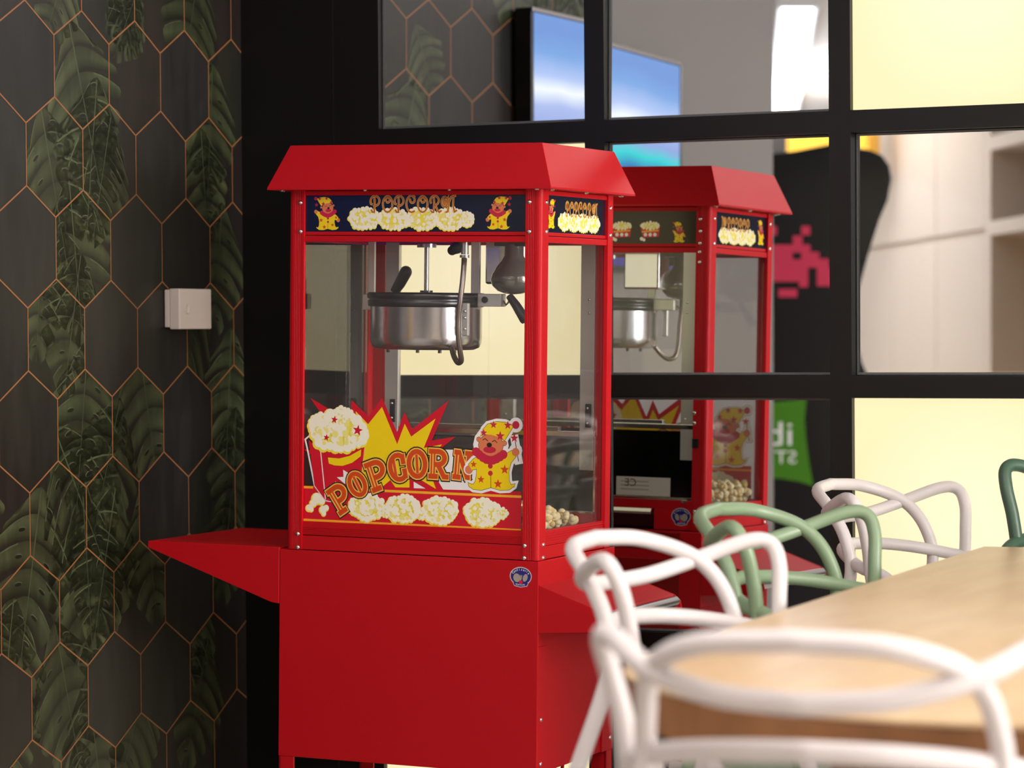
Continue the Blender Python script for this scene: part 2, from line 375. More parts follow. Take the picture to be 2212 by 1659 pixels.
panel(2,2,'light','lit cream square panel behind the far white chair')
panel(0,3,'light','lit cream square panel low down behind the legs of the cart')
panel(1,3,'mirror','low square mirror pane right of the cart legs, next to the floor')
# ---- wallpapered wall
HS,HU0,HV0,HL,HP=.10201*RS,.86093*RS,.38084*RS+CAMH,.11366*RS,.33502*RS
CAP=HP/2-HL
def wallpt(u,z,off=0.): return WC+WD*u+np.array([0,0,z])+WN*off
WPM=bpy.data.materials.new('wallpaper_print'); WPM.use_nodes=True
def _wp():
    nt=WPM.node_tree; bs=nt.nodes['Principled BSDF']; at=nt.nodes.new('ShaderNodeVertexColor'); at.layer_name='print'
    tc=nt.nodes.new('ShaderNodeTexCoord'); mp=nt.nodes.new('ShaderNodeMapping'); mp.inputs['Scale'].default_value=(26,26,7)
    n=nt.nodes.new('ShaderNodeTexNoise'); n.inputs['Scale'].default_value=1.; n.inputs['Detail'].default_value=6; n.inputs['Distortion'].default_value=.8
    nt.links.new(tc.outputs['Object'],mp.inputs[0]); nt.links.new(mp.outputs[0],n.inputs['Vector'])
    rp=nt.nodes.new('ShaderNodeMapRange'); rp.inputs['From Min'].default_value=.3; rp.inputs['From Max'].default_value=.72; rp.inputs['To Min'].default_value=.72; rp.inputs['To Max'].default_value=1.35
    nt.links.new(n.outputs['Fac'],rp.inputs['Value'])
    mx=nt.nodes.new('ShaderNodeVectorMath'); mx.operation='SCALE'
    nt.links.new(at.outputs['Color'],mx.inputs[0]); nt.links.new(rp.outputs[0],mx.inputs['Scale']); nt.links.new(mx.outputs[0],bs.inputs['Base Color'])
    bs.inputs['Roughness'].default_value=.42; bs.inputs['Specular IOR Level'].default_value=.35
_wp()
def clip(poly, conv):                           # Sutherland-Hodgman; vertices are (u,z,r,g,b), conv is counter-clockwise
    out=poly
    for i in range(len(conv)):
        a=conv[i]; c=conv[(i+1)%len(conv)]; ex,ez=c[0]-a[0],c[1]-a[1]; inp=out; out=[]
        if not inp: break
        D=[ex*(p[1]-a[1])-ez*(p[0]-a[0]) for p in inp]
        for k in range(len(inp)):
            p,q=inp[k-1],inp[k]; dp,dq=D[k-1],D[k]
            if (dp>=0)!=(dq>=0):
                t=dp/(dp-dq); out.append(tuple(p[j]+t*(q[j]-p[j]) for j in range(5)))
            if dq>=0: out.append(q)
    return out
class Paper:
    def __init__(s): s.v=[]; s.f=[]; s.c=[]
    def poly(s, P, layer):
        if len(P)<3: return
        off=.0004+layer*6e-5; n=len(s.v)
        s.v+=[tuple(wallpt(p[0],p[1],off)) for p in P]; s.c+=[p[2:5] for p in P]
        tri=tessellate_polygon([[Vector((p[0],p[1],0)) for p in P]]); s.f+=[tuple(i+n for i in t) for t in tri]
UMAX=1.56
PLAINPX=[(58,175),(398,30),(398,185),(348,370),(20,330),(292,550),(400,545),(60,500),(240,735),(348,730),(60,900),(398,905),(345,1060),(400,1240),(240,1430),(350,1430),(292,30),(240,560)]
plain=[on_wall(*p) for p in PLAINPX]
cells=[]
for k in range(-16,10):
    for n in range(-6,6):
        uc=HU0-(k+1)*HS; v0=HV0-(HP/2 if False else 0)
        # even columns start at HV0, odd ones half a period higher
        zc=(HV0 if k%2==0 else HV0+HP/2)-n*HP-HL/2
        if -.15<uc<UMAX+.15 and -.2<zc<CEIL+.2: cells.append((k,n,uc,zc))
def hexpoly(uc,zc): return [(uc+HS,zc-HL/2),(uc+HS,zc+HL/2),(uc,zc+HL/2+CAP),(uc-HS,zc+HL/2),(uc-HS,zc-HL/2),(uc,zc-HL/2-CAP)]
bounds=[(0,0),(UMAX,0),(UMAX,CEIL),(0,CEIL)]
pp=Paper(); leafy=[]
crg=random.Random(11)
for k,n,uc,zc in cells:
    H=hexpoly(uc,zc); isplain=any(abs(p[0]-uc)<HS*.8 and abs(p[1]-zc)<HL*.9 for p in plain)
    if uc>.95 and crg.random()<.35: isplain=True
    base=crg.choice([(58,57,55),(54,53,50),(56,54,46),(60,56,52)]) if isplain else crg.choice([(58,52,46),(56,48,45),(54,54,44),(60,52,44)])
    col=tuple(v*.40 for v in lin(base)[:3])
    P=clip([(p[0],p[1])+col for p in H],bounds); pp.poly(P,0)
    if not isplain: leafy.append(H)
WALLK=.50
def leaf(u,z,L,rot,flip=1,bright=1.,seed=0):
    rg=random.Random(seed); c,si=math.cos(rot),math.sin(rot); bright=bright*(.75+.5*rg.random())
    def T(x,y): x*=flip; return u+(x*c-y*si)*L, z+(x*si+y*c)*L       # leaf hangs down -y, stem at the origin
    def halfw(t): return .47*math.sin(PI*min(1,max(.0,t*.90+.10))**.8)
    near=[H for H in leafy if abs(sum(h[0] for h in H)/6-u)<L*1.15+.15 and abs(sum(h[1] for h in H)/6-z)<L*1.25+.2]
    def emit(P,lay):
        Q=[T(p[0],p[1])+tuple(p[2]) for p in P]
        if sum(Q[k-1][0]*Q[k][1]-Q[k][0]*Q[k-1][1] for k in range(len(Q)))<0: Q=Q[::-1]
        x0,x1,y0_,y1=min(q[0] for q in Q),max(q[0] for q in Q),min(q[1] for q in Q),max(q[1] for q in Q)
        for H in near:
            if x1<H[3][0] or x0>H[0][0] or y1<H[5][1] or y0_>H[2][1]: continue
            R_=clip(Q,H); R_=clip(R_,bounds) if R_ else R_
            pp.poly(R_,lay)
    def cl(k,warm=0.):
        k=max(.1,k)*bright*WALLK; r,g_,b_=lin((82,92,62))[:3]; return (r*k*(1+warm),g_*k,b_*k*(1-warm*.5))
    NS,NT=5,4
    for sd in (-1,1):
        nl=6
        for i in range(nl):
            t0,t1=i/nl*.97,(i+1)/nl*.97; gp=.10+.30*rg.random()*(1 if rg.random()<.7 else 0)
            lob=.75+.5*rg.random(); rid=.2+.5*rg.random(); wrm=.12*rg.random(); ext=.92+.14*rg.random()
            def pt(s,t):
                q=t*(1-gp*s)+gp*s*.35; tc=t0+(t1-t0)*q
                xx=halfw(tc)*s*ext*(1-.10*s*(2*t-1)**2); return sd*xx,-(tc)-.20*s**1.6*(1-.35*tc)+.02
            def colr_(s,t):
                k=.45+.75*math.exp(-((t-rid)/.28)**2)*(.35+.65*s)+.25*s*(1-t)-.28*(t>.9)
                return cl(k*lob,wrm)
            for a in range(NS):
                for e_ in range(NT):
                    q=[(a/NS,e_/NT),((a+1)/NS,e_/NT),((a+1)/NS,(e_+1)/NT),(a/NS,(e_+1)/NT)]
                    emit([pt(*x)+(colr_(*x),) for x in q],1)
            if rg.random()<.55:      # a bright rim where the blade curls
                w=.012
                for a in range(2,NS):
                    A_,B_=pt(a/NS,0.),pt((a+1)/NS,0.)
                    emit([(A_[0],A_[1],cl(1.7)),(B_[0],B_[1],cl(1.9)),(B_[0],B_[1]-w,cl(1.1)),(A_[0],A_[1]-w,cl(1.))],2)
            if rg.random()<.4:       # holes near the rib
                hx,hy=pt(.34,.55); n_=9; dk=tuple(v*WALLK for v in lin((36,34,28))[:3]); lt=cl(1.7)
                emit([(hx+.034*math.cos(2*PI*k/n_)*1.3,hy+.016*math.sin(2*PI*k/n_)-.01*sd*math.cos(2*PI*k/n_),lt if math.sin(2*PI*k/n_)>.4 else cl(.8)) for k in range(n_)],2)
                emit([(hx+.030*math.cos(2*PI*k/n_)*1.2,hy-.003+.012*math.sin(2*PI*k/n_)-.01*sd*math.cos(2*PI*k/n_),dk) for k in range(n_)],3)
    emit([(-.007,0,cl(1.25)),(.007,0,cl(1.25)),(.003,-1.03,cl(.9)),(-.003,-1.03,cl(.9))],3)
LEAVES=[(150,30,.22,.5,1),(250,60,.2,-.4,-1),(150,180,.36,-.35,1),(300,95,.2,.6,1),(430,50,.3,.3,-1),(210,300,.34,.15,-1),(90,370,.34,-.3,1),(240,380,.28,.3,1),(460,260,.3,.1,1),(435,400,.26,-.1,1),
 (150,520,.34,-.15,1),(175,680,.3,.25,-1),(90,650,.25,.1,1),(480,560,.3,.15,1),(440,730,.32,.7,1),(500,830,.3,.1,-1),(190,870,.36,.15,1),(300,860,.34,-.25,-1),(260,990,.3,.4,1),(120,1060,.38,-.6,1),(90,1190,.36,.25,-1),
 (180,1200,.38,-.1,1),(250,1180,.34,.3,1),(310,1180,.3,-.2,-1),(30,1430,.34,.2,1),(120,1480,.34,-.3,1),(20,1560,.3,.1,-1),(430,1370,.26,.3,1),(450,1500,.3,.4,-1),(190,1590,.3,-.2,1),(320,1570,.28,.5,-1),(510,1000,.3,.1,1),(500,1180,.26,.2,1)]
for i,(px,py,L,rot,fl) in enumerate(LEAVES):
    uu,zz=on_wall(px,py); leaf(uu,zz+.11,L*.86,rot,fl,1.0,i)
for i in range(26):
    leaf(.95+rng.rand()*.62,.2+rng.rand()*2.3,.2+.14*rng.rand(),rng.randn()*.4,rng.choice([-1,1]),1.,100+i)
b=MB()
GREYW=mat('grey_wall_paint',(112,107,104),.6); GOLD=mat('gold_line',(150,98,58),.45,.1)
UEND=2.72
for (ua,ub,m) in ((0,UMAX,WPM),(UMAX,UEND,GREYW)):
    vs=[wallpt(u,z,o) for u in (ua,ub) for z in (0,CEIL) for o in (0,-.12)]
    b.add(vs,[(0,4,6,2),(1,3,7,5),(0,2,3,1),(4,5,7,6),(2,6,7,3),(0,1,5,4)],m)
base_n=len(b.v)
b.add(pp.v,pp.f,WPM)
colr=[lin((56,54,50))[:3]]*base_n+pp.c
lw=.0015
seen=set()
def seg(a,c):
    P=clip([(a[0],a[1],0,0,0),(c[0],c[1],0,0,0)],bounds) if False else [a,c]
    if min(a[0],c[0])<0:
        if max(a[0],c[0])<=0: return
        t=(0-a[0])/(c[0]-a[0]); m_=(0,a[1]+t*(c[1]-a[1])); a,c=(m_,c) if a[0]<0 else (a,m_)
    if max(a[0],c[0])>UMAX+1e-6 or min(a[1],c[1])<0 or max(a[1],c[1])>CEIL: return
    key=tuple(sorted([(round(a[0],3),round(a[1],3)),(round(c[0],3),round(c[1],3))]))
    if key in seen: return
    seen.add(key)
    d=np.array([c[0]-a[0],c[1]-a[1]]); d/=np.linalg.norm(d); q=np.array([-d[1],d[0]])*lw
    vs=[wallpt(p[0]+s*q[0],p[1]+s*q[1],.0009) for p,s in ((a,1),(a,-1),(c,-1),(c,1))]
    b.add(vs,[(0,1,2,3)],GOLD); colr.extend([(.3,.2,.1)]*4)
for k,n,uc,zc in cells:
    H=hexpoly(uc,zc)
    for i in range(6): seg(H[i],H[(i+1)%6])
wl=b.build('wall_left'); struct(wl)
ca=wl.data.color_attributes.new('print','FLOAT_COLOR','POINT')
for i,c in enumerate(colr[:len(wl.data.vertices)]): ca.data[i].color=(c[0],c[1],c[2],1)
# ---- small white call box on the wallpaper
cw=mat('white_plastic',(226,214,206),.45)
OFF=.034
u0,z1=on_wall(387,623,OFF); u1,z0=on_wall(457.5,711,OFF)
cb=empty('call_box',loc=tuple(wallpt((u0+u1)/2,(z0+z1)/2,0)),rz=WY); uc=(u0+u1)/2; hw=abs(u0-u1)/2; hh=abs(z1-z0)/2
b=MB(); b.box((.001,-hw-.000,-hh+.004),(.012,hw,hh-.002),cw); b.build('back_plate',cb,.002)
b=MB(); b.box((.012,-hw,-hh),(OFF,hw,hh),cw); b.build('cover',cb,.0025)
ub,zb=on_wall(404,667,OFF)
b=MB(); b.lathe([(.0001,.0006),(.006,.0005),(.0085,.0016),(.0095,.0018),(.0105,.0002)],(OFF,-(ub-uc),zb-(z0+z1)/2),cw,24,ax=0); b.build('button',cb)
tag(cb,'small white square call box with round dimple on the hexagon wallpaper','call box')
# ================================================================== THE POPCORN MACHINE
pm=empty('popcorn_machine',MM); tag(pm,'red popcorn machine with glass sides and starburst sticker, standing on the red cart','popcorn machine')
ZE,ZT=.6551,.7348; OV=.0298
HT,HBt=.644,.5785                   # header window
RT,RB=.571,.5603                    # rail under it
# corner posts: ribbed aluminium extrusions with a rounded outer edge
def post(sx,sy):
    w=.031; r=.0085
    P=[(0,w)]+[(r-r*math.cos(math.radians(a)),r-r*math.sin(math.radians(a))) for a in (0,22,45,68,90)]+[(.0125,0)]
    for k in range(4): P+=[(.0135+k*.0032,0),(.0135+k*.0032+.0009,.0009),(.0135+k*.0032+.0018,0)]
    P+=[(w,0),(w,.007),(.0075,.007),(.0075,w)]
    q=[(p[0] if sx>0 else W-p[0], p[1] if sy>0 else DM-p[1]) for p in P]
    if sx*sy<0: q=q[::-1]
    b=MB(); b.prism([(x,y) for x,y in q],2,.0003,ZE,RED); return b.build('corner_post',pm)
posts=[post(1,1),post(-1,1),post(1,-1),post(-1,-1)]
# roof
b=MB(); e=.0012
rb=[(-OV,-OV),(W+OV,-OV),(W+OV,DM+OV),(-OV,DM+OV)]; rt=[(e,e),(W-e,e),(W-e,DM-e),(e,DM-e)]
vs=[(x,y,ZE-.002) for x,y in rb]+[(x,y,ZE+.0015) for x,y in rb]+[(x,y,ZT) for x,y in rt]
b.add(vs,[(0,1,5,4),(1,2,6,5),(2,3,7,6),(3,0,4,7),(4,5,9,8),(5,6,10,9),(6,7,11,10),(7,4,8,11),(8,9,10,11)],RED)
ri=[(.004,.004),(W-.004,.004),(W-.004,DM-.004),(.004,DM-.004)]
b.add([(x,y,ZE-.002) for x,y in rb]+[(x,y,ZE-.002) for x,y in ri],[(0,4,5,1),(1,5,6,2),(2,6,7,3),(3,7,4,0)],RED)
b.box((.006,.006,ZE-.004),(W-.006,DM-.006,ZE-.002),RED)
b.build('roof',pm,.0012)
b=MB()
for (x0,y0,x1,y1) in ((.004,.003,W-.004,.013),(W-.013,.004,W-.003,DM-.004),(.003,.004,.013,DM-.004),(.004,DM-.013,W-.004,DM-.003)): b.box((x0,y0,HT),(x1,y1,ZE-.003),RED)
b.build('top_rail',pm,.0008)
# rails below the header windows, bottom rails and foot panels
def rails(z0,z1,nm,inset=.003,t=.012,m=RED,ribs=0,sides=(0,1,2,3)):
    b=MB(); a=.0305
    def one(x0,y0,x1,y1,k):
        b.box((x0,y0,z0),(x1,y1,z1),m)
        for r in range(ribs):
            zz=z0+(z1-z0)*(.18+.64*r/max(1,ribs-1))
            if k==0: b.box((x0,y0-.0012,zz-.0009),(x1,y0,zz+.0009),m)
            if k==1: b.box((x1,y0,zz-.0009),(x1+.0012,y1,zz+.0009),m)
    if 0 in sides: one(a,inset,W-a,inset+t,0)
    if 1 in sides: one(W-inset-t,a,W-inset,DM-a,1)
    if 2 in sides: one(a,DM-inset-t,W-a,DM-inset,2)
    if 3 in sides: one(inset,a,inset+t,DM-a,3)
    return b.build(nm,pm,.0008)
rails(RB,RT,'header_rail',.002); rails(RT+.0012,HBt,'header_sill',.0045,.01)
rails(.027,.052,'bottom_rail',.0035,.012,RED,0,(0,3)); rails(.024,.0505,'bottom_rail',.0035,.012,RED,5,(1,))
b=MB()
for zz in (.0285,.0315,.0345,.0375,.0405): b.box((.031,.0025,zz),(W-.031,.0036,zz+.0015),RED)
b.build('rail_ribs',pm)
b=MB(); b.box((.004,.002,.0005),(W-.004,.010,.026),RED); b.box((W-.010,.004,.0005),(W-.002,DM-.004,.0235),RED); b.box((.002,.004,.0005),(.010,DM-.004,.0255),RED)
b.box((.31,DM-.012,.0425),(W-.03,DM-.004,.0605),RED); b.box((.386,DM-.011,.0005),(W-.004,DM-.003,.0425),RED); b.box((.03,DM-.012,.0425),(.31,DM-.004,.0605),RED); b.box((.004,DM-.011,.0005),(.115,DM-.003,.0425),RED)
b.build('foot_panel',pm,.0008)
b=MB(); b.box((.006,.006,.036),(W-.006,DM-.008,.044),STEEL); b.build('floor_plate',pm)
# glass
b=MB(); b.box((.0305,.0085,.046),(W-.0305,.0125,RB+.002),GLASS); b.build('front_glass',pm)
b=MB(); b.box((W-.0125,.0305,.046),(W-.0085,DM-.0305,RB+.002),GLASS); b.build('side_glass',pm)
b=MB(); b.box((.0085,.0305,.046),(.0125,DM-.0305,RB+.002),GLASS); b.build('side_glass',pm)
# screws
def screw(p,n,r=.0042,parent=pm):
    n=np.array(n,float); b=MB(); a=np.cross(n,[0.3,.2,.9]); a/=np.linalg.norm(a); c=np.cross(n,a)
    prof=[(1.,0),(.92,.25),(.7,.45),(.36,.58),(.0,.62)]; vs=[]; N=12
    for q,h in prof:
        for k in range(N): vs.append(np.array(p)+r*(q*(math.cos(2*PI*k/N)*a+math.sin(2*PI*k/N)*c)+h*n))
    b.add(vs,[(i*N+k,i*N+(k+1)%N,(i+1)*N+(k+1)%N,(i+1)*N+k) for i in range(4) for k in range(N)],SCREW,True)
    b.build('screw',parent)
for x,z in ((.0234,.6308),(.0239,.5787),(.023,.0287),(.0232,.0040),(.4733,.0259),(.4727,.0042),(W-.0239,.6308),(W-.0239,.5787)): screw((x,-.0001,z),(0,-1,0))
for y,z in ((.0216,.0271),(.0216,.0042),(.0214,.6307),(.0214,.579),(.3239,.6293),(.3239,.579),(.3239,.0271)): screw((W+.0001,y,z),(1,0,0))
for x,z in ((.4775,.6278),(.478,.6036),(.4774,.5795),(.4768,.5618),(.4772,.5414),(.472,.2381),(.4725,.2176),(.476,.0398),(.4764,.0166)): screw((x,DM+.0001,z),(0,1,0))
for px in (795,977): screw((Fp(px,411)[0],-.012,ZE-.0022),(0,0,-1))
for x,y in ((W-.004,-.016),(W+.014,.012),(W+.014,.17),(-.012,-.004),(W+.012,DM+.004)): screw((x,y,ZE-.0022),(0,0,-1),.0048)
# ---- header windows with their prints
ST=[]
def front(off): return lambda a,c,h: (a,off-h,c)
def z4(X,Y): return Fp(640+X/4.337,400+Y/4.337,.006)
b=MB(); b.box((.0305,.006,HBt-.001),(W-.0305,.009,HT+.001),P_NVY); hp=b.build('header_panel',pm)
d=Decal(front(.006))
tfc=lambda x,y,fx=1: (lambda p: p)( z4(1885+fx*(x-935)*.415,255+(y-745)*.42) )
clown(d,lambda x,y: z4(1890+(x-935)*.40,258+(y-745)*.405),.40/4.337/1090,1,False)
clown(d,lambda x,y: z4(295-(x-935)*.40,263+(y-745)*.405),.40/4.337/1090,1,False)
s1=1/4.337/1090
for i,(X,Y) in enumerate(((640,315),(905,322),(1170,318),(1450,318))): 
    p=z4(X,Y); d.corn(p[0],p[1],150*s1,92*s1,1,i,22,.22)
p=z4(1600,320); d.corn(p[0],p[1],60*s1,60*s1,1,9,12,.3)
for i,(ch,X) in enumerate(zip('POPCORN',(742,856,968,1078,1185,1303,1440))):
    p=z4(X,175); d.letters(SCRIPT[ch],p[0],p[1],140*s1,0.,((.13,P_GLD,7),(.085,P_CU,8)))
d.mb.build('header_print',hp)
# right side header
b=MB(); b.box((W-.009,.0305,HBt-.001),(W-.006,DM-.0305,HT+.001),P_NVY); hs=b.build('header_panel',pm)
d=Decal(lambda a,c,h:(W-.006+h,a,c))
def zs(X,Y): return Sp(1130+X/10.533,390+Y/10.533,W-.006)
y0=.0415; sc_=.052/780
clown(d,lambda x,y: (.0565+(x-935)*sc_*-1*-1*.9, .612-(y-745)*sc_*1.02),sc_*.9,1,False)
for i,yy in enumerate((.118,.162,.207,.255)): d.corn(yy,.598,.03,.0155,1,20+i,20,.24)
for i,(ch,yy) in enumerate(zip('POPCORN',(.131,.151,.172,.192,.212,.235,.263))): d.letters(SCRIPT[ch],yy,.6225,.0265,0.,((.12,P_GLD,7),(.06,P_CU,8)))
d.mb.build('header_print',hs)
# left side header (plain) and the back header
b=MB(); b.box((.006,.0305,HBt-.001),(.009,DM-.0305,HT+.001),P_NVY); b.build('header_panel',pm)
b=MB(); b.box((.0305,DM-.009,HBt-.006),(W-.0305,DM-.006,HT+.001),P_BRN); hb=b.build('header_panel',pm)
d=Decal(lambda a,c,h:(a,DM-.006+h,c))
clown(d,lambda x,y:(.4295-(x-935)*sc_*.72, .602-(y-745)*sc_*.82),sc_*.72,1,False)
def cornbox(cx,cz,s,lay):
    d.poly([(cx-s,cz+s*.25),(cx+s,cz+s*.45),(cx+s*.9,cz-s*.55),(cx-s*.75,cz-s*.65)],P_RED,lay)
    d.poly([(cx-s*.9,cz),(cx+s*.9,cz+s*.12),(cx+s*.88,cz-s*.02),(cx-s*.88,cz-s*.16)],P_AMB,lay+1)
    for k in range(3): d.disc(cx-s*.5+k*s*.5,cz-s*.35,s*.18,P_WHT,lay+1)
    d.corn(cx,cz+s*.5,s*1.02,s*.36,lay+2,int(cx*1e4),16,.35)
    d.disc(cx-s*.9,cz-s*.75,s*.18,P_PC2,lay+2); d.disc(cx-s*.65,cz-s*.85,s*.16,P_PC2,lay+2)
for x in (.3652,.302,.24,.18,.12): cornbox(x,.604,.021,1)
d.mb.build('header_print',hb)
# ---- the sticker on the front glass
YG=.0085
def g(px,py): return Fp(px,py,YG)
def zA(X,Y): return g(640+X/5.1846,840+Y/5.1846)
def zB(X,Y): return g(880+X/5.1846,840+Y/5.1846)
def zC(X,Y): return g(780+X/5.53,800+Y/5.53)
def z2(X,Y): return g(560+X/2.6333,800+Y/2.6333)
d=Decal(front(YG),both=True); PXM=1/1090
burst=[zA(155,100),zA(440,270),zA(615,305),zA(620,125),zC(88,552),zC(250,328),zC(430,738),zC(520,497),zC(610,702),zC(1047,362),zC(843,838),zC(1128,793),zC(905,972),zC(860,1200),zC(975,1425),zC(560,1440),zC(60,1440),zA(300,1100),zA(300,520),zA(310,320)]
d.poly(burst,P_RED,2)
d.poly([zA(85,675),zA(160,690),zA(160,735)],P_RED,2)
yel=[zA(665,250),zA(805,395),zA(960,203),zA(1130,620),zA(1215,390),zA(1287,535),zC(890,575),zC(748,927),zC(968,885),zC(860,1010),zC(800,1150),zC(895,1418),zC(700,1300),zC(578,1240),zC(578,1400),zC(410,1398),zC(350,1310),zC(250,1395),zC(60,1380),zA(735,950),zA(700,600)]
d.poly(yel,P_YEL,3)
d.poly([zC(940,945),zC(1400,955),zC(1420,1440),zC(985,1432),zC(850,1200)],P_WHT,1)
d.poly([zC(628,1330),zC(770,1412),zC(630,1408)],P_WHT,4)
# band
band=[g(651.5,1049),g(1126,1062),g(1125.6,1148),g(651.3,1125)]
d.poly(band,P_RED,1 if False else 4)
d.poly([zA(62,1085),zA(190,1090),zA(190,1117),zA(62,1112)],P_AMB,5); d.poly([zA(800,1120),zB(1277,1195),zB(1277,1222),zA(800,1148)],P_AMB,5)
d.poly([g(651.3,1120),g(1125.5,1143),g(1125.5,1148),g(651.3,1125)],P_AMB,5)
for i,(px,py) in enumerate(((792,1096),(869.5,1100),(951,1103),(1042,1108))): 
    p=g(px,py); d.corn(p[0],p[1],39*PXM,26*PXM,6,40+i,24,.24)
for px,py,r in ((1083,1109,10),(910,1112,9),(832,1108,9)): 
    p=g(px,py); d.corn(p[0],p[1],r*PXM*1.3,r*PXM,6,60+int(px),10,.35)
for px,py,r in ((684,1078,13),(676,1088,9),(694,1083,9),(667,1098,8),(672,1101,6),(697,1102,9),(704,1098,7),(699,1110,6)):
    p=g(px,py); d.disc(p[0],p[1],r*PXM,P_PC1,6); d.disc(p[0]+.0008,p[1]+.0012,r*PXM*.82,P_PC2,7)
# bucket
bk=[zA(138,570),zA(270,680),zA(500,700),zA(775,575),zA(735,960),zA(600,1180),zA(405,1262),zA(325,1245),zA(205,1080)]
d.stroke([zA(155,520),zA(100,565),zA(130,700),zA(205,1085),zA(330,1250),zA(420,1265)],17*PXM/5.18,P_WHT,6)
d.poly(bk,P_RED,7)
d.stroke([zA(272,680),zA(328,1235)],11*PXM/5.18,P_WHT,8)
d.stroke([zA(778,570),zA(738,930)],10*PXM/5.18,P_GLD,8)
d.poly([zA(355,768),zA(480,780),zA(600,750),zA(728,678),zA(722,755),zA(625,828),zA(520,862),zA(430,857),zA(366,836)],P_YEL,8)
d.poly([zA(525,905),zA(590,945),zA(640,910),zA(600,1080),zA(540,1060),zA(455,990),zA(530,985)],P_WHT,8)
d.poly([zA(440,1030),zA(470,1080),zA(420,1110),zA(385,1065),zA(430,1080)],P_GLD,8)
p=zA(470,480); d.corn(p[0],p[1],325*PXM/5.18,205*PXM/5.18,8,77,26,.24)
p=zA(520,300); d.corn(p[0],p[1],110*PXM/5.18,85*PXM/5.18,8,78,14,.3)
p=zA(270,420); d.corn(p[0],p[1],125*PXM/5.18,120*PXM/5.18,8,79,16,.3)
for X,Y,r in ((430,345,42),(690,465,60),(340,545,38)): 
    p=zA(X,Y); d.star(p[0],p[1],r*PXM/5.18,P_RED,13,1.4)
# arched lettering
for ch,X,Y,rot,S_ in (('P',462,728,.60,128),('O',558,648,.52,116),('P',672,596,.36,134),('C',790,552,.2,126),('O',898,532,.08,128),('R',1018,533,-.02,128),('N',1158,540,-.08,126)):
    p=z2(X,Y); sz=S_*PXM/2.633
    d.letters(SLAB[ch],p[0],p[1],sz,rot,((.40,P_BLK,14),(.30,P_GLD,15),(.20,P_ORG,16)))
    if ch in 'PRN': d.letters([[(.12,.12),(.12,.88)]],p[0],p[1],sz,rot,((.055,P_GLD,17),))
    else: d.letters([[(.2 if ch=='C' else .35,.16),(.2 if ch=='C' else .35,.84)]],p[0],p[1],sz,rot,((.20,P_GLD,15),(.11,P_ORG,17)))
clown(d,zB,1/5.1846/1090,18)
d.mb.build('sticker',pm)
# ---- back: two glass doors in pale frames above a black drop door
def door(x0,x1,hinge):
    dr=MB(); dr.box((x0,DM-.009,.213),(x1,DM-.006,.566),GLASS); o=dr.build('door',pm)
    s0,s1=(x0,x0+.0285) if hinge<0 else (x1-.0285,x1)
    b=MB(); b.box((s0,DM-.0155,.142),(s1,DM-.0035,.566),ALU); b.build('stile',o,.001)
    b=MB(); b.box(((s0+s1)/2-.002,DM-.019,.222),((s0+s1)/2+.010,DM-.0155,.266),DKSTEEL); b.build('latch',o,.0015)
    for z in (.258,.23,.46,.435): screw(((s0+s1)/2+.003,DM-.0158-(.0035 if z<.3 else 0),z),(0,-1,0),.0028,o)
    for z in (.44,.46,.225): screw(((s0+s1)/2-.004,DM-.0034,z),(0,1,0),.0028,o)
    return o
door(.036,.2495,-1); door(.2515,.469,1)
b=MB(); b.box((.034,DM-.014,.204),(.471,DM-.003,.214),CHROME); b.box((.09,DM-.02,.214),(.40,DM-.006,.222),STEEL); b.build('cross_bar',pm,.0008)
b=MB(); b.box((.036,DM-.0085,.066),(.469,DM-.0055,.2),DARKTRAY); o=b.build('drop_door',pm)
b=MB(); b.box((.034,DM-.010,.0605),(.471,DM-.0035,.0655),CHROME); b.box((.4665,DM-.010,.06),(.471,DM-.0035,.204),CHROME); b.box((.034,DM-.010,.06),(.0385,DM-.0035,.204),CHROME); b.build('edge_trim',o,.0006)
b=MB(); b.box((.4575,DM-.006,.056),(.4475,DM+.002,.0605),CHROME); b.build('catch',o)
b=MB(); b.box((.470,DM-.002,.168),(.482,DM+.004,.186),BLACKP); b.build('hinge',o)
d=Decal(lambda a,c,h:(a,DM-.0055+h,c)); d.poly([(.30,.067),(.42,.067),(.42,.105),(.30,.105)],P_LBL,1)
for zz in (.078,.086,.094): d.poly([(.31,zz),(.372,zz),(.372,zz+.003),(.31,zz+.003)],P_GRY,2)
decal_text(d,'CE',.022,lambda x,y:(.345-x,.086+y),P_BLK,2); d.mb.build('type_label',o)
b=MB(); b.box((.118,DM-.03,.004),(.384,DM-.026,.041),mat('drawer_red',(70,10,14),.4)); o=b.build('drawer',pm)
b=MB(); b.prism([(DM-.004,.0425),(DM+.006,.0425),(DM+.010,.036),(DM+.0085,.0315),(DM+.004,.034),(DM-.004,.034)],0,.118,.384,STEEL); b.build('pull_lip',o)
# sloping inner guard seen in profile at the right
b=MB(); b.prism([(.285,.2),(.318,.2),(.318,.05),(.231,.05),(.231,.075),(.285,.135)],0,.035,.036,PLEXI)
b.add([(.035,.231,.046),(.46,.231,.046),(.46,.231,.078),(.035,.231,.078),(.46,.285,.138),(.035,.285,.138),(.46,.285,.2),(.035,.285,.2)],[(0,1,2,3),(3,2,4,5),(5,4,6,7)],PLEXI); b.build('crumb_guard',pm)
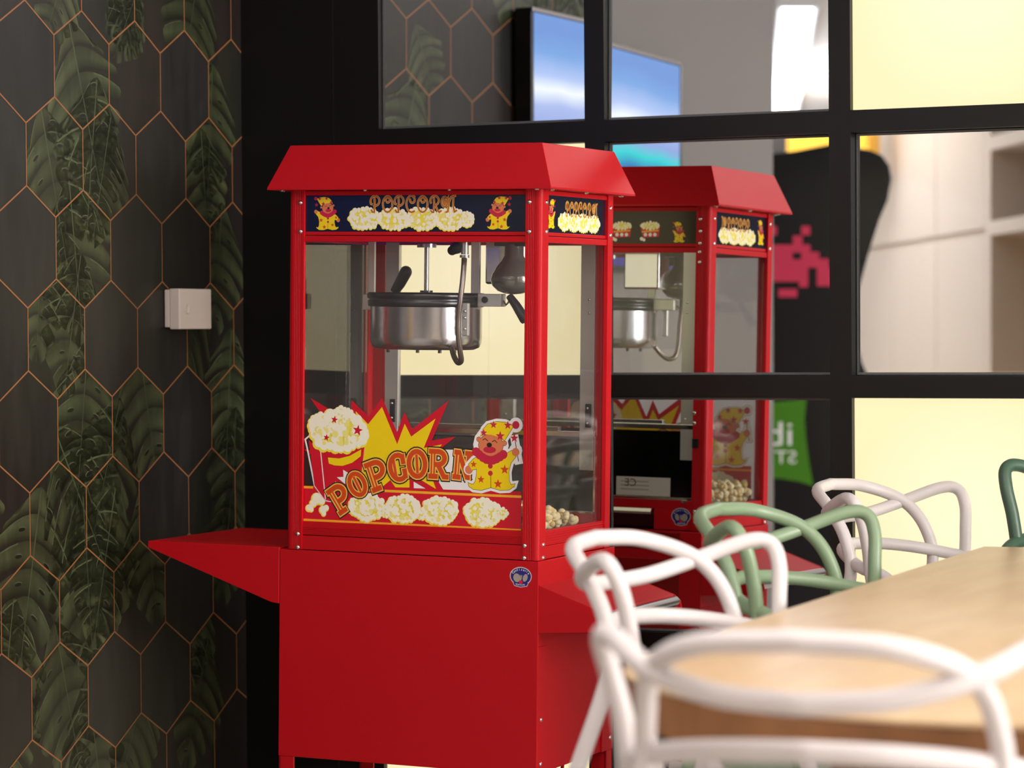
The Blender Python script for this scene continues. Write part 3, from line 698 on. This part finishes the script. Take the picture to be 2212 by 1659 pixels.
# ---- kettle and its gear
YK=.17; kx=.1975; kr=.1035
ket=MB(); prof=[(.0,0),(kr*.86,0),(kr*.95,.004),(kr*.99,.012),(kr,.022),(kr,.082)]
ket.lathe(prof,(kx,YK,.3655),STEEL,56); kt=ket.build('kettle',pm)
b=MB(); b.lathe([(kr+.0005,.078),(kr+.004,.080),(kr+.0045,.089),(kr+.001,.092),(kr+.0055,.094),(kr+.006,.101),(kr+.003,.1045),(.0,.105)],(kx,YK,.3655),DKSTEEL,56); b.build('lid',kt)
for x in (.13,.19,.235,.265): 
    b=MB(); b.tube([(x,YK-.02,.3655),(x,YK-.02,.359)],.0035,DKSTEEL,8); b.build('foot_stud',kt)
b=MB(); b.tube([(kx,YK,.47),(kx,YK,.555)],.0045,STEEL,12); b.tube([(kx,YK,.553),(kx,YK,.56)],.018,STEEL,16); b.tube([(kx,YK,.4705),(kx,YK,.474)],.012,DKSTEEL,14); b.build('stirrer_rod',kt)
b=MB(); b.tube([(.122,YK+.02,.4705),(.133,YK+.02,.486),(.145,YK+.02,.507)],[.0085,.0105,.0115],BLACKP,12); b.ball((.1455,YK+.02,.508),.0115,BLACKP); b.build('lid_knob',kt)
for x0,x1 in ((.2885,.306),(.078,.092)):
    b=MB(); b.box((x0,YK-.003,.44),(x1,YK+.003,.565),ALU); b.build('hanger_strap',kt,.001)
b=MB(); b.box((.306,YK-.012,.4455),(.353,YK+.012,.469),ALU); b.tube([(.322,YK-.016,.458),(.322,YK-.012,.458)],.006,DKSTEEL,12); b.build('pivot_block',kt,.0015)
b=MB(); b.box((.072,YK-.012,.437),(.092,YK+.012,.466),ALU); b.build('pivot_block',kt,.0015)
b=MB(); b.tube([(.353,YK,.456),(.360,YK-.004,.449),(.366,YK-.008,.453),(.371,YK-.01,.462)],.0018,STEEL,8); b.tube([(.369,YK-.01,.4655),(.384,YK-.012,.448),(.402,YK-.014,.423),(.404,YK-.014,.4205)],[.0068,.0085,.0098,.0085],BLACKP,14); b.build('tilt_handle',kt)
b=MB(); b.box((.2985,YK-.062,.392),(.3105,YK-.052,.452),ALU); b.build('terminal_plate',kt,.002)
for z in (.437,.425,.405): screw((.304,YK-.0622,z),(0,-1,0),.003,kt)
# armoured cable hanging in front of the kettle
YH=.075
hs_=[(Fp(px,py,yy)[0],yy,Fp(px,py,yy)[1]) for px,py,yy in ((1003,556,.078),(1002,575,.072),(999,610,.064),(994,650,.058),(990,690,.058),(990,725,.06),(994,760,.068),(996,779,.078),(989,783,.088),(981,770,.098),(976,752,.108))]
gx,gz=Fp(1004,540,.078)
pts=spline(hs_,22); rr=[.0046+.0006*(i%2) for i in range(len(pts))]
b=MB(); b.tube(pts,rr,mat('cable_armour',(150,138,130),.3,1.),12); hz=b.build('cable',pm)
b=MB(); b.tube([(gx,.078,gz-.008),(gx,.078,.57)],.0072,CHROME,14); b.tube([(gx,.077,gz-.014),(gx,.077,gz-.009)],.0088,CHROME,14); b.build('cable_gland',hz)
b=MB(); b.tube([(gx-.006,.078,gz+.009),(gx-.016,.078,gz+.005),(gx-.025,.078,gz-.001)],[.009,.0125,.0085],BLACKP,12); b.ball((gx-.025,.078,gz-.001),.0088,BLACKP); b.build('cable_plug',hz)
# mirrored lamp box and bulb
b=MB(); b.box((.286,.235,.487),(.365,.29,.572),CHROME); b.build('lamp_box',pm,.004)
bx_,by_=.369,.18
b=MB(); b.lathe([(.0,.468),(.016,.4695),(.030,.4745),(.0395,.484),(.0425,.494),(.040,.505),(.032,.518),(.023,.529),(.0175,.539),(.0165,.56)],(bx_,by_,0),mat('bulb_glass',(120,118,112),.15,.55,spec=.6),32); b.build('heat_bulb',pm)
b=MB(); b.box((.335,.165,.556),(.42,.215,.572),DKSTEEL); b.build('lamp_socket',pm,.002)
b=MB(); b.box((.03,.03,.566),(W-.03,DM-.03,.570),RED); b.build('inner_ceiling',pm)
# ---- popcorn lying inside
corn_m=[mat('popcorn_cream',(232,216,172),.75,noise=.12,nscale=60),mat('popcorn_buttery',(226,200,130),.75,noise=.15,nscale=60)]
def kernel_mesh(seed):
    rg=random.Random(seed); b=MB()
    for i in range(7):
        a,z_=rg.random()*2*PI,rg.random()*2-1; q=math.sqrt(1-z_*z_); r=.0042+.0026*rg.random()
        c=(.0052*q*math.cos(a),.0052*q*math.sin(a),.0046*z_); b.ball(c,r,corn_m[0 if rg.random()<.75 else 1],(1,1,.9),10,6)
    for v in range(len(b.v)):
        x,y,z=b.v[v]; w_=1+.10*math.sin(900*x+seed)*math.sin(830*y+2*seed)*math.sin(760*z); b.v[v]=(x*w_,y*w_,z*w_)
    zmin=min(v[2] for v in b.v); b.v=[(x,y,z-zmin) for x,y,z in b.v]
    return b
protos=[]
def place_kernel(i,x,y,z,rz,s):
    P=MM@Vector((x,y,z))
    if i<5: o=kernel_mesh(i).build('popped_kernel'); protos.append(o)
    else: o=protos[i%5].copy(); COL.objects.link(o)
    o.location=P; o.rotation_euler=(0,0,rz); o.scale=(s,s,s)
    tag(o,'popped kernel lying in the popcorn pile on the floor of the glass cabinet','popcorn','popcorn pile in the glass cabinet')
kn=0; rg=random.Random(3)
for layer in range(3):
    st=.0215
    for ix in range(20):
        for iy in range(13):
            x=.048+ix*st+(iy%2)*st/2+(layer%2)*.009; y=.032+iy*st*.9+(layer%2)*.008
            if .224<y<.238: continue
            h=2.6-(.46-x)*1.5 - (0 if y<.12 else (y-.12)*11)
            if x>.466 or y>.292: continue
            if x<.33 and y>.075 : continue
            if y>.225 and (layer>0 or y>.275 or x<.38): continue
            if layer>=h+rg.random()*.6-.3: continue
            place_kernel(kn,x+rg.uniform(-.002,.002),y+rg.uniform(-.002,.002),.0442+layer*.0138,rg.random()*6.28,.92+.25*rg.random()); kn+=1
# ================================================================== THE CART
pc=empty('popcorn_cart',MM); tag(pc,'red steel cart with folded side shelf under the popcorn machine','cart')
X0,X1,YC0,YC1,ZC=-.0135,.5005,.0,.362,-.3795
b=MB(); t=.004
b.box((X0,YC0,ZC),(X1,YC0+t,-.0008),RED); b.box((X0,YC0+t,ZC),(X0+t,YC1,-.0008),RED)
b.box((X1-t,YC0+t,-.152),(X1,YC1,-.0008),RED); b.box((X1-t,YC0+t,ZC),(X1,.04,-.152),RED); b.box((X1-t,.31,ZC),(X1,YC1,-.152),RED)
b.box((X1-t-.0035,.03,ZC),(X1-.0035,.32,-.15),RED)
b.box((X0+t,YC0+t,-.006),(X1-t,YC1-.02,-.0012),RED)
b.box((X0,YC1-.03,ZC),(X0+.05,YC1,-.0012),RED); b.box((X1-.048,YC1-.03,ZC),(X1-t,YC1,-.0012),RED); b.box((X0+.05,YC1-.02,-.06),(X1-.048,YC1-.012,-.04),RED)
b.box((X0+t,YC0+t,ZC+.01),(X1-t,YC1-.03,ZC+.014),RED)
b.build('body',pc,.0012)
def floor_z(x,y):
    # local z at which the cart's leg reaches the floor
    return -(MT[2]+MR[2,0]*x+MR[2,1]*y)/MR[2,2]
for lx,ly in ((X0+.001,.001),(X1-.031,.001),(X0+.001,YC1-.031),(X1-.031,YC1-.031)):
    b=MB(); zf=floor_z(lx+.015,ly+.015)
    b.box((lx,ly,zf+.006),(lx+.03,ly+.004,ZC),RED); b.box((lx if lx<.2 else lx+.026,ly,zf+.006),((lx+.004) if lx<.2 else lx+.03,ly+.03,ZC),RED)
    b.box((lx,ly+.0,ZC-.0005),(lx+.03,ly+.03,ZC),RED)
    lg=b.build('leg',pc,.0008); b=MB(); b.lathe([(.0,0),(.013,0),(.013,.006),(.0,.006)],(lx+.015,ly+.012,zf+.0005),BLACKP,16); b.build('foot',lg)
# spoked wheel under the right end
WR=.235; wx,wy=.452,.205; wz=floor_z(wx,wy)+WR
b=MB(); TY=mat('tyre_rubber',(52,50,50),.6)
def ring(b,R,r,m,n=64,k=10):
    vs=[(wx+r*math.cos(2*PI*j/k)*1.1,wy+(R+r*math.sin(2*PI*j/k))*math.cos(2*PI*i/n),wz+(R+r*math.sin(2*PI*j/k))*math.sin(2*PI*i/n)) for i in range(n) for j in range(k)]
    b.add(vs,[(i*k+j,((i+1)%n)*k+j,((i+1)%n)*k+(j+1)%k,i*k+(j+1)%k) for i in range(n) for j in range(k)],m,True)
ring(b,WR-.0125,.0125,TY); wh=b.build('wheel',pc)
b=MB(); ring(b,WR-.027,.005,RED,56,8); b.build('rim',wh)
for k in range(12):
    a=2*PI*k/12+.2; b=MB(); b.tube([(wx,wy+.018*math.cos(a),wz+.018*math.sin(a)),(wx,wy+(WR-.027)*math.cos(a),wz+(WR-.027)*math.sin(a))],.0035,RED,8); b.build('spoke',wh)
b=MB(); b.tube([(wx-.03,wy,wz),(wx+.03,wy,wz)],.022,RED,18); b.build('hub',wh)
# left folding shelf
tx,ty1=-.2905,.362
b=MB(); b.box((tx,0,-.003),(X0-.0005,ty1,.0028),RED)
b.prism([(tx,.0028),(tx,-.0095),(-.0305,-.0985),(X0-.0005,-.1005),(X0-.0005,.0028)],1,-.0015,.0015,RED); b.prism([(tx,.0028),(tx,-.0095),(-.0305,-.0985),(X0-.0005,-.1005),(X0-.0005,.0028)],1,ty1-.003,ty1,RED)
b.box((tx,0,-.0095),(tx+.003,ty1,.0028),RED)
sh=b.build('side_shelf',pc,.001)
b=MB(); b.ball((-.062,.30,-.102),.0055,SCREW); b.build('bolt',sh)
# right push handle: sloping plate between two brackets, chrome bar along its outer edge
hx=.637
b=MB()
pl=[(X1,-.0425),(.622,-.084),(.634,-.094),(.637,-.108),(.628,-.119),(X1,-.1275)]
b.prism(pl,1,.0015,.0045,RED); b.prism(pl,1,YC1-.0045,YC1-.0015,RED)
b.add([(X1,.0045,-.0432),(.621,.0045,-.0845),(.621,YC1-.0045,-.0845),(X1,YC1-.0045,-.0432),(X1,.0045,-.0462),(.621,.0045,-.0875),(.621,YC1-.0045,-.0875),(X1,YC1-.0045,-.0462)],[(0,1,2,3),(4,7,6,5),(1,5,6,2)],RED)
ph=b.build('push_handle',pc,.0008)
b=MB(); b.tube([(.622,.0046,-.098),(.622,YC1-.0046,-.098)],.0118,CHROME,20); b.build('chrome_bar',ph)
screw((X1+.0002,.245,-.098),(1,0,0),.0045,pc)
for y,z in ((.0182,-.2823),(.0182,-.3612),(.3459,-.2777),(.3482,-.3569)): screw((X1+.0001,y,z),(1,0,0),.0042,pc)
# round maker's badge
def badge(place,parent,flip=1):
    d=Decal(place)
    d.disc(0,.001,.0212,P_LBL,1,.0165,28); d.poly([(-.0155,-.010),(.0155,-.010),(.0125,-.0165),(0,-.0190),(-.0125,-.0165)],P_LBL,1)
    d.disc(0,.001,.0195,P_BLU,2,.0148,28); d.poly([(-.0142,-.0105),(.0142,-.0105),(.0115,-.0155),(0,-.0176),(-.0115,-.0155)],P_BLU,2)
    d.disc(-.0075,-.002,.0068,P_GRY,3,.0078,14,.3); d.disc(.0085,-.0015,.0045,P_GRY,3,.0072,12,-.35)
    for k in (-2,-1,0,1,2): d.stroke([(0,-.009),(k*.0014,.003)],.0008,P_GRY,3)
    d.disc(0,-.0092,.004,P_RED,4,.003,12)
    for k,ch in enumerate('Confiserie'):
        a=math.radians(150-13.3*k); cx_,cz_=.0155*math.cos(a),.001+.0112*math.sin(a); ro=a-PI/2
        decal_text(d,ch,.0062,lambda x,y:(cx_+(x-.0015)*math.cos(ro)-y*math.sin(ro)-.0,cz_-.0012+(x-.0015)*math.sin(ro)+y*math.cos(ro)),P_WHT,4)
    decal_text(d,'EDITION',.0044,lambda x,y:(-.0098+x*1.02,-.0158+y+ (abs(-.0098+x)/.0098)**2*.0012),P_WHT,5)
    return d.mb.build('badge',parent)
bx0,bz0=Fp(1125,1246)
badge(lambda a,c,h:(bx0+a,-.0002-h,bz0+c),pc)
badge(lambda a,c,h:(.4458-a,DM-.0028+h,.0283+c),pm)
# ================================================================== TABLE AND CHAIRS
TZ=CAMH-.373; TS=.385/.37
WOODT=bpy.data.materials.new('birch_top'); WOODT.use_nodes=True
def _wood(m,c1,c2,sc,rough):
    nt=m.node_tree; bs=nt.nodes['Principled BSDF']; tc=nt.nodes.new('ShaderNodeTexCoord'); mp=nt.nodes.new('ShaderNodeMapping'); mp.inputs['Scale'].default_value=sc
    n=nt.nodes.new('ShaderNodeTexNoise'); n.inputs['Scale'].default_value=4; n.inputs['Detail'].default_value=8; n.inputs['Distortion'].default_value=.4
    rp=nt.nodes.new('ShaderNodeValToRGB'); rp.color_ramp.elements[0].color=lin(c1); rp.color_ramp.elements[1].color=lin(c2); rp.color_ramp.elements[0].position=.3; rp.color_ramp.elements[1].position=.7
    nt.links.new(tc.outputs['Object'],mp.inputs[0]); nt.links.new(mp.outputs[0],n.inputs['Vector']); nt.links.new(n.outputs['Fac'],rp.inputs[0]); nt.links.new(rp.outputs[0],bs.inputs['Base Color']); bs.inputs['Roughness'].default_value=rough
_wood(WOODT,(204,170,128),(218,188,146),(6,1,6),.32)
WOODB=bpy.data.materials.new('brown_wood'); WOODB.use_nodes=True; _wood(WOODB,(120,78,44),(146,98,56),(3,3,1),.5)
tcx,tcy,tr=-.884,3.215,.489
tb=empty('dining_table',loc=(tcx,tcy,0),rz=.077); tag(tb,'long pale wooden table with rounded end between the chairs','table')
LT=1.755
pts=[(tr*math.cos(math.radians(a)),tr*math.sin(math.radians(a))) for a in range(180,361,5)]+[(tr,LT),(-tr,LT)]
b=MB(); b.prism(pts,2,TZ-.006,TZ,WOODT); tt=b.build('tabletop',tb,.0025); b=MB(); b.prism([(x*.998,y*.998) for x,y in pts],2,TZ-.05,TZ-.0062,WOODB); b.build('edge_band',tt,.003)
b=MB(); b.box((-.30,.10,0),(.34,.135,TZ-.051),WOODB); b.build('leg_panel',tb,.003)
b=MB(); b.box((-.30,LT-.2,0),(.34,LT-.165,TZ-.051),WOODB); b.build('leg_panel',tb,.003)
b=MB(); b.box((-.02,.135,TZ-.12),(.02,LT-.2,TZ-.051),WOODB); b.build('stretcher',tb,.002)
# chair whose back is three interlaced loops
def zc(z): return .9*z+.131
A=[(0,-.208,.798),(.102,-.186,.79),(.166,-.127,.758),(.186,-.085,.70),(.192,-.075,.62)]
Bc=[(0,-.187,.732),(.09,-.168,.737),(.168,-.131,.756),(.225,-.070,.783),(.246,-.040,.778),(.243,-.024,.745),(.230,-.018,.69),(.222,-.012,.62)]
C=[(0,-.162,.681),(.08,-.143,.677),(.146,-.103,.668),(.205,-.045,.652),(.236,.03,.63)]
def lo(p): return (.9*p[0],.9*p[1],zc(p[2]))
CURVES=[('arch_loop',[lo(p) for p in A]+[(.182,-.115,.55),(.188,-.14,.455),(.2,-.165,.25),(.212,-.195,.012)]),
        ('sweep_loop',[lo(p) for p in Bc]+[(.198,.02,.56),(.195,.06,.48),(.190,.08,.452)]),
        ('arm_loop',[lo(p) for p in C]+[(.226,.09,.62),(.222,.15,.53),(.212,.185,.44),(.214,.2,.22),(.222,.215,.012)])]
def chair_mats(kind):
    return {'white':mat('white_chair_plastic',(212,205,203),.38),'sage':mat('sage_chair_plastic',(128,150,118),.42),'dark':mat('forest_chair_plastic',(66,92,74),.42)}[kind]
TUBER=.0108
def make_chair(kind):
    m=chair_mats(kind); ch=empty('loop_back_chair')
    for nm,P in CURVES:
        half=spline(P,9); full=[np.array((-p[0],p[1],p[2])) for p in half[::-1]][:-1]+half
        # a foot that stops at the floor; loops are one continuous tube
        b=MB(); rr=[TUBER*(1.0 if p[2]>.5 else 1.12) for p in full]; b.tube(full,rr,m,14); b.build(nm,ch)
    so=[]
    for k in range(48):
        a=2*PI*k/48; c,s=math.cos(a),math.sin(a); e=2/3.2
        so.append((.205*math.copysign(abs(c)**e,c),.03+.2*math.copysign(abs(s)**e,s)))
    b=MB(); n=48; vs=[]
    for q,z in ((.0,.447),(.55,.449),(.9,.458),(1.,.462),(1.02,.455),(1.0,.444),(.9,.438),(0,.434)): vs+=[(x*q,.03+(y-.03)*q,z) for x,y in so]
    b.add(vs,[(i*n+k,i*n+(k+1)%n,(i+1)*n+(k+1)%n,(i+1)*n+k) for i in range(7) for k in range(n)],m,True); b.build('seat',ch)
    return ch
cw1=make_chair('white')
def set_chair(o,x,y,rz,label,s=1.):
    o.location=(x,y,0); o.rotation_euler=(0,0,rz); o.scale=(s,s,s); tag(o,label,'chair','loop back chairs at the table'); return o
k9=.9; DKX,DKY,DKR=-1.275,5.075,PI+.12
set_chair(cw1,-1.646*k9,4.076*k9,-PI/2-.107,'white loop-back chair on the left of the table, nearest the cart')
c2=copy_tree(cw1); set_chair(c2,-1.116*.875,3.102*.875,.139,'white loop-back chair in the foreground at the rounded end of the table, seen from behind')
c3=copy_tree(cw1); set_chair(c3,-1.837*k9,5.636*k9,-PI/2-.107,'farthest white loop-back chair, in front of the lit cream panel')
cg=make_chair('sage'); set_chair(cg,-1.742*k9,4.80*k9,-PI/2-.107,'sage green loop-back chair between two white chairs')
cd=make_chair('dark'); dp_=on_z(2296,1000,.86)
set_chair(cd,DKX,DKY,DKR,'dark green loop-back chair at the far end of the table, cut by the right edge',1.06)
# ================================================================== SEEN IN THE MIRRORS
# wall screen
SCRM=bpy.data.materials.new('screen_picture'); SCRM.use_nodes=True
def _scr():
    nt=SCRM.node_tree; bs=nt.nodes['Principled BSDF']; tc=nt.nodes.new('ShaderNodeTexCoord'); sp=nt.nodes.new('ShaderNodeSeparateXYZ'); rp=nt.nodes.new('ShaderNodeValToRGB')
    nt.links.new(tc.outputs['Generated'],sp.inputs[0]); 
    n=nt.nodes.new('ShaderNodeTexNoise'); n.inputs['Scale'].default_value=2.2
    nt.links.new(tc.outputs['Generated'],n.inputs['Vector'])
    ad=nt.nodes.new('ShaderNodeMath'); ad.operation='MULTIPLY_ADD'; ad.inputs[1].default_value=.12; nt.links.new(n.outputs['Fac'],ad.inputs[0]); nt.links.new(sp.outputs['Z'],ad.inputs[2])
    nt.links.new(ad.outputs[0],rp.inputs[0])
    cr=rp.color_ramp; els=[(0.,(52,44,120)),(.3,(70,62,160)),(.46,(60,90,180)),(.53,(60,215,215)),(.59,(150,170,225)),(.70,(175,190,238)),(.77,(248,252,255)),(.83,(180,200,245)),(.92,(120,165,225)),(1.,(110,150,215))]
    cr.elements[0].position=0; cr.elements[0].color=lin(els[0][1]); cr.elements[1].position=1.; cr.elements[1].color=lin(els[-1][1])
    for p,c in els[1:-1]:
        e=cr.elements.new(p); e.color=lin(c)
    nt.links.new(rp.outputs[0],bs.inputs['Emission Color']); bs.inputs['Emission Strength'].default_value=1.25; bs.inputs['Base Color'].default_value=(.01,.01,.012,1); bs.inputs['Roughness'].default_value=.15
_scr()
tv0=virt(1148,150,6.5); tv1=virt(1470,250,7.38)
tvw=np.linalg.norm((tv1-tv0)[:2]); ang=math.atan2(tv1[1]-tv0[1],tv1[0]-tv0[0]); 
ZTOP=CAMH+.785; TVH=.62
tv=empty('wall_screen',loc=((tv0[0]+tv1[0])/2,(tv0[1]+tv1[1])/2,ZTOP-TVH/2),rz=ang); tag(tv,'bright wall screen reflected in the upper mirror panes','screen')
# local x runs along the screen away from the grid, +y is the side facing the room
b=MB(); b.box((-tvw/2,-.045,-TVH/2),(tvw/2,.0,TVH/2),BLACKP); b.build('casing',tv,.003)
b=MB(); b.box((-tvw/2+.012,.0002,-TVH/2+.014),(tvw/2-.012,.002,TVH/2-.012),SCRM); b.build('display',tv)
b=MB(); b.box((-tvw/2,.0,TVH/2-.010),(tvw/2,.004,TVH/2),CHROME); b.box((tvw/2-.008,0,-TVH/2),(tvw/2,.004,TVH/2),CHROME); b.build('bezel',tv,.001)
b=MB(); b.box((-.08,-.12,-.1),(.08,-.045,.1),BLACKP); b.build('wall_bracket',tv)
# ceiling strip light behind the camera
a0=virt_z(1722,20,CEIL-.05,-.014); a1=virt_z(1687,275,CEIL-.05,-.014)
STRIP=mat('strip_tube',(240,246,255),.5,emit=9.)
v=a1-a0; L=np.linalg.norm(v[:2]); sl=empty('strip_light',loc=(a0[0],a0[1],CEIL-.03),rz=math.atan2(v[1],v[0])); tag(sl,'long bright ceiling strip light reflected in the upper mirror pane','ceiling light')
b=MB(); b.box((0,-.075,-.012),(L,.075,.03),mat('strip_housing',(230,230,232),.5)); b.build('housing',sl)
b=MB(); b.box((.02,-.06,-.03),(L-.02,.06,-.012),STRIP); b.build('tube',sl)
# arcade cabinet: cut-out black side panels with a pixel pattern and a green cushion-shaped sign
YV=9.6
def av(px,py): 
    p=virt(px,py,YV); return p
ac0=av(1760,705); dR=refl_d(ray(1760,705)); dR[2]=0; dR/=np.linalg.norm(dR); XA=np.array([-dR[1],dR[0],0])   # the cabinet is turned edge-on
if XA[0]<0: XA=-XA
arc_=empty('arcade_cabinet',loc=(ac0[0],ac0[1],0),rz=math.atan2(XA[1],XA[0])); tag(arc_,'black arcade cabinet with pink pixel pattern and green sign, reflected in the mirrors','arcade cabinet')
def al(px,py):
    o,d=refl_p(O3),refl_d(ray(px,py)); P=o+d*(((ac0-o)@dR)/(d@dR)); return (P-ac0)@XA,P[2]
prof=[al(*p) for p in ((1560,338),(1640,335),(1720,326),(1790,312),(1838,318),(1880,324),(1906,336),(1922,358),(1927,385),(1918,432),(1900,474),(1876,550),(1857,620),(1848,690),(1850,730),(1862,780),(1876,812),(1905,880),(1912,930),(1880,1000))]
xr=prof[-1][0]; xl_=prof[0][0]; prof=prof+[(xr,.02),(xl_,.02)]
ABL=mat('arcade_black',(24,24,27),.22,spec=.6,coat=.25)
b=MB(); b.prism([(p[0],p[1]) for p in prof],1,-.02,0,ABL); o=b.build('side_panel',arc_,.003)
d=Decal(lambda a,c,h:(a,h+.0004,c))
PK=mat('pixel_pink',(206,58,88),.35)
def zp(X,Y): return al(1640+X/3.1294,300+Y/3.1294)
for x0,y0,x1,y1 in ((285,590,345,650),(228,655,292,715),(60,715,345,768),(60,768,225,965),(225,815,330,965),(285,765,405,870),(405,810,472,870),(270,870,330,1002),(390,870,472,995),(130,1015,256,1070),(472,870,530,1000),(60,590,120,650)):
    d.poly([zp(x0,y0),zp(x1,y0),zp(x1,y1),zp(x0,y1)],PK,1)
o2=d.mb.build('pixel_pattern',o)
d=Decal(lambda a,c,h:(a,h+.0004,c)); GRN=mat('sign_green',(70,128,28),.35)
sg=[(1742,862),(1738,905),(1741,950),(1748,1000),(1757,1050),(1730,1041),(1690,1034),(1640,1030),(1590,1034),(1550,1044),(1528,1052),(1538,1000),(1545,950),(1546,905),(1542,862),(1600,868),(1680,868)]
d.poly([al(*p) for p in sg],GRN,1)
# the words read the right way round on the cabinet itself
def txt(s,x_right,y_base,h,wd):
    v,f=text_polys(s,1.); w0=max(p[0] for p in v); 
    px2=lambda x,y: al(x_right-x/w0*wd, y_base-y*h)
    d.raw([px2(*p) for p in v],f,P_WHT,2)
txt('ibis',1716,962,74,118); txt('STYLES',1722,1001,40,140)
d.mb.build('sign_print',o)
b=MB(); b.prism([(p[0],p[1]) for p in prof],1,-.42,-.40,ABL); b.build('side_panel',arc_,.003)
ins=[(p[0]-.02*(1 if i>2 else 0),p[1]-.015 if p[1]>1.6 else p[1]) for i,p in enumerate(prof)]
b=MB(); b.prism(ins,1,-.40,-.02,mat('arcade_carcass',(30,30,32),.5)); b.build('carcass',arc_)
# pale lockers, shelf and yellow counter beyond
LK=mat('locker_pale',(214,200,186),.5); BRNW=mat('shelf_brown',(150,126,92),.6); YEL=mat('counter_yellow',(236,180,56),.4)
pA=virt(2128,700,12.4); dirv=np.array([-.535,.852,0]); dr_=refl_d(dirv); ang=math.atan2(dr_[1],dr_[0])
lk=empty('locker_bank',loc=(pA[0],pA[1],0),rz=ang); tag(lk,'pale cream locker bank reflected in the right mirror pane','lockers')
zseam=virt(2128,500,12.4)[2]
nrm=-1 if (Matrix.Rotation(ang,2)@Vector((0,1))).dot(Vector((0,1)))<0 else 1
b=MB(); b.box((0,-.45*nrm,0),(4.2,-.02*nrm,2.2),LK); b.build('carcass',lk)
for i in range(5):
    for (z0,z1) in ((.05,zseam-.012),(zseam+.012,2.19)):
        b=MB(); b.box((.006+i*.84,-.02*nrm,z0),(.834+i*.84,0,z1),LK); b.build('door',lk,.004)
sf=empty('open_shelf',loc=(pA[0],pA[1],0),rz=ang); tag(sf,'open cream shelf unit with brown niches beside the reflected lockers','shelf')
b=MB()
for x0,x1 in ((-1.3,-1.26),(-.09,0.)): b.box((x0,-.45*nrm,0),(x1,.0,2.3),LK)
for z in (.3,.8,zseam-.02,1.95): b.box((-1.26,-.45*nrm,z),(-.09,0.,z+.06),LK)
b.build('frame',sf); b=MB(); b.box((-1.26,-.45*nrm,.1),(-.09,-.42*nrm,2.3),BRNW); b.build('back_board',sf)
pB0=virt(1790,792,10.4); pB1=virt(2300,768,10.4)
b=MB(); 
zt0=CAMH-.135
cn=empty('yellow_counter',loc=(pB0[0],pB0[1],0)); tag(cn,'low yellow counter in front of the reflected lockers','counter')
wB=pB1[0]-pB0[0]
b.box((min(0,wB),-.5,0),(max(0,wB),-.0,zt0),YEL); b.build('front',cn,.01)
b=MB(); b.box((min(0,wB)-.02,-.52,zt0),(max(0,wB)+.02,.02,zt0+.02),YEL); b.build('top',cn,.006)
pC0=virt(1700,318,13.6); pC1=virt(1872,300,13.6)
b=MB(); b.box((min(pC0[0],pC1[0]),pC0[1]-.2,pC0[2]-.12),(max(pC0[0],pC1[0]),pC0[1],CEIL-.35),YEL); struct(b.build('trim_1'))
# ================================================================== LIGHT
def area(name,loc,size,power,col=(1,.95,.9),rot=(0,0,0),sy=None):
    l=bpy.data.lights.new(name,'AREA'); l.energy=power; l.color=col; l.size=size
    if sy: l.shape='RECTANGLE'; l.size_y=sy
    o=bpy.data.objects.new(name,l); COL.objects.link(o); o.location=loc; o.rotation_euler=rot; return o
area('ceiling_lamp',(-.2,3.0,2.57),.9,9,(1,.92,.86))
area('ceiling_lamp',(1.6,4.2,2.57),1.0,40,(1,.92,.84))
area('ceiling_lamp',(1.2,1.2,2.57),1.0,40,(1,.93,.9))
area('ceiling_lamp',(-1.5,2.2,2.57),1.2,34,(1,.95,.93))
area('ceiling_lamp',(-6.2,-1.2,2.57),1.2,90,(1,.93,.85))
area('ceiling_lamp',(-1.5,-4.2,2.57),1.6,110,(1,.95,.9))
area('ceiling_lamp',(-8.6,-6.,2.57),1.4,110,(.95,.97,1))
area('ceiling_lamp',(3.6,-2.0,2.57),1.4,70,(1,.94,.88))
area('right_fill_light',(4.85,3.7,1.55),2.4,420,(1,.96,.93),(0,PI/2,0),1.8)  # added soft light to brighten right-facing surfaces; the wall has no window
area('ceiling_fill_uplight',(-4.9,-2.4,2.26),1.6,70,(1,.97,.95),(PI,0,0),.5)  # added upward fill to whiten the reflected ceiling; no fixture on the lockers
wd=bpy.data.worlds.new('room_air'); SC.world=wd; wd.use_nodes=True; wd.node_tree.nodes['Background'].inputs[0].default_value=(.5,.5,.55,1); wd.node_tree.nodes['Background'].inputs[1].default_value=.12
# ================================================================== CAMERA
cam=bpy.data.cameras.new('camera'); co=bpy.data.objects.new('camera',cam); COL.objects.link(co); SC.camera=co
co.matrix_world=Matrix([[CR[i],CU[i],-CF[i],O3[i]] for i in range(3)]+[[0,0,0,1]])
cam.sensor_fit='HORIZONTAL'; cam.sensor_width=36; cam.lens=FPX*36/2212; cam.clip_start=.05; cam.clip_end=60
foc=MM@Vector((W/2,0,.25)); cam.dof.use_dof=True; cam.dof.focus_distance=float((np.array(foc)-O3)@CF); cam.dof.aperture_fstop=4.5; cam.dof.aperture_blades=0
SC.view_settings.view_transform='Standard'; SC.view_settings.look='None'; SC.view_settings.exposure=0.; SC.view_settings.gamma=1.; SC.view_settings.use_curve_mapping=False
cy=SC.cycles; cy.max_bounces=14; cy.diffuse_bounces=4; cy.glossy_bounces=8; cy.transmission_bounces=8; cy.transparent_max_bounces=40
cy.use_denoising=True; cy.sample_clamp_indirect=6.; cy.caustics_reflective=True; cy.blur_glossy=.3; cy.caustics_refractive=False
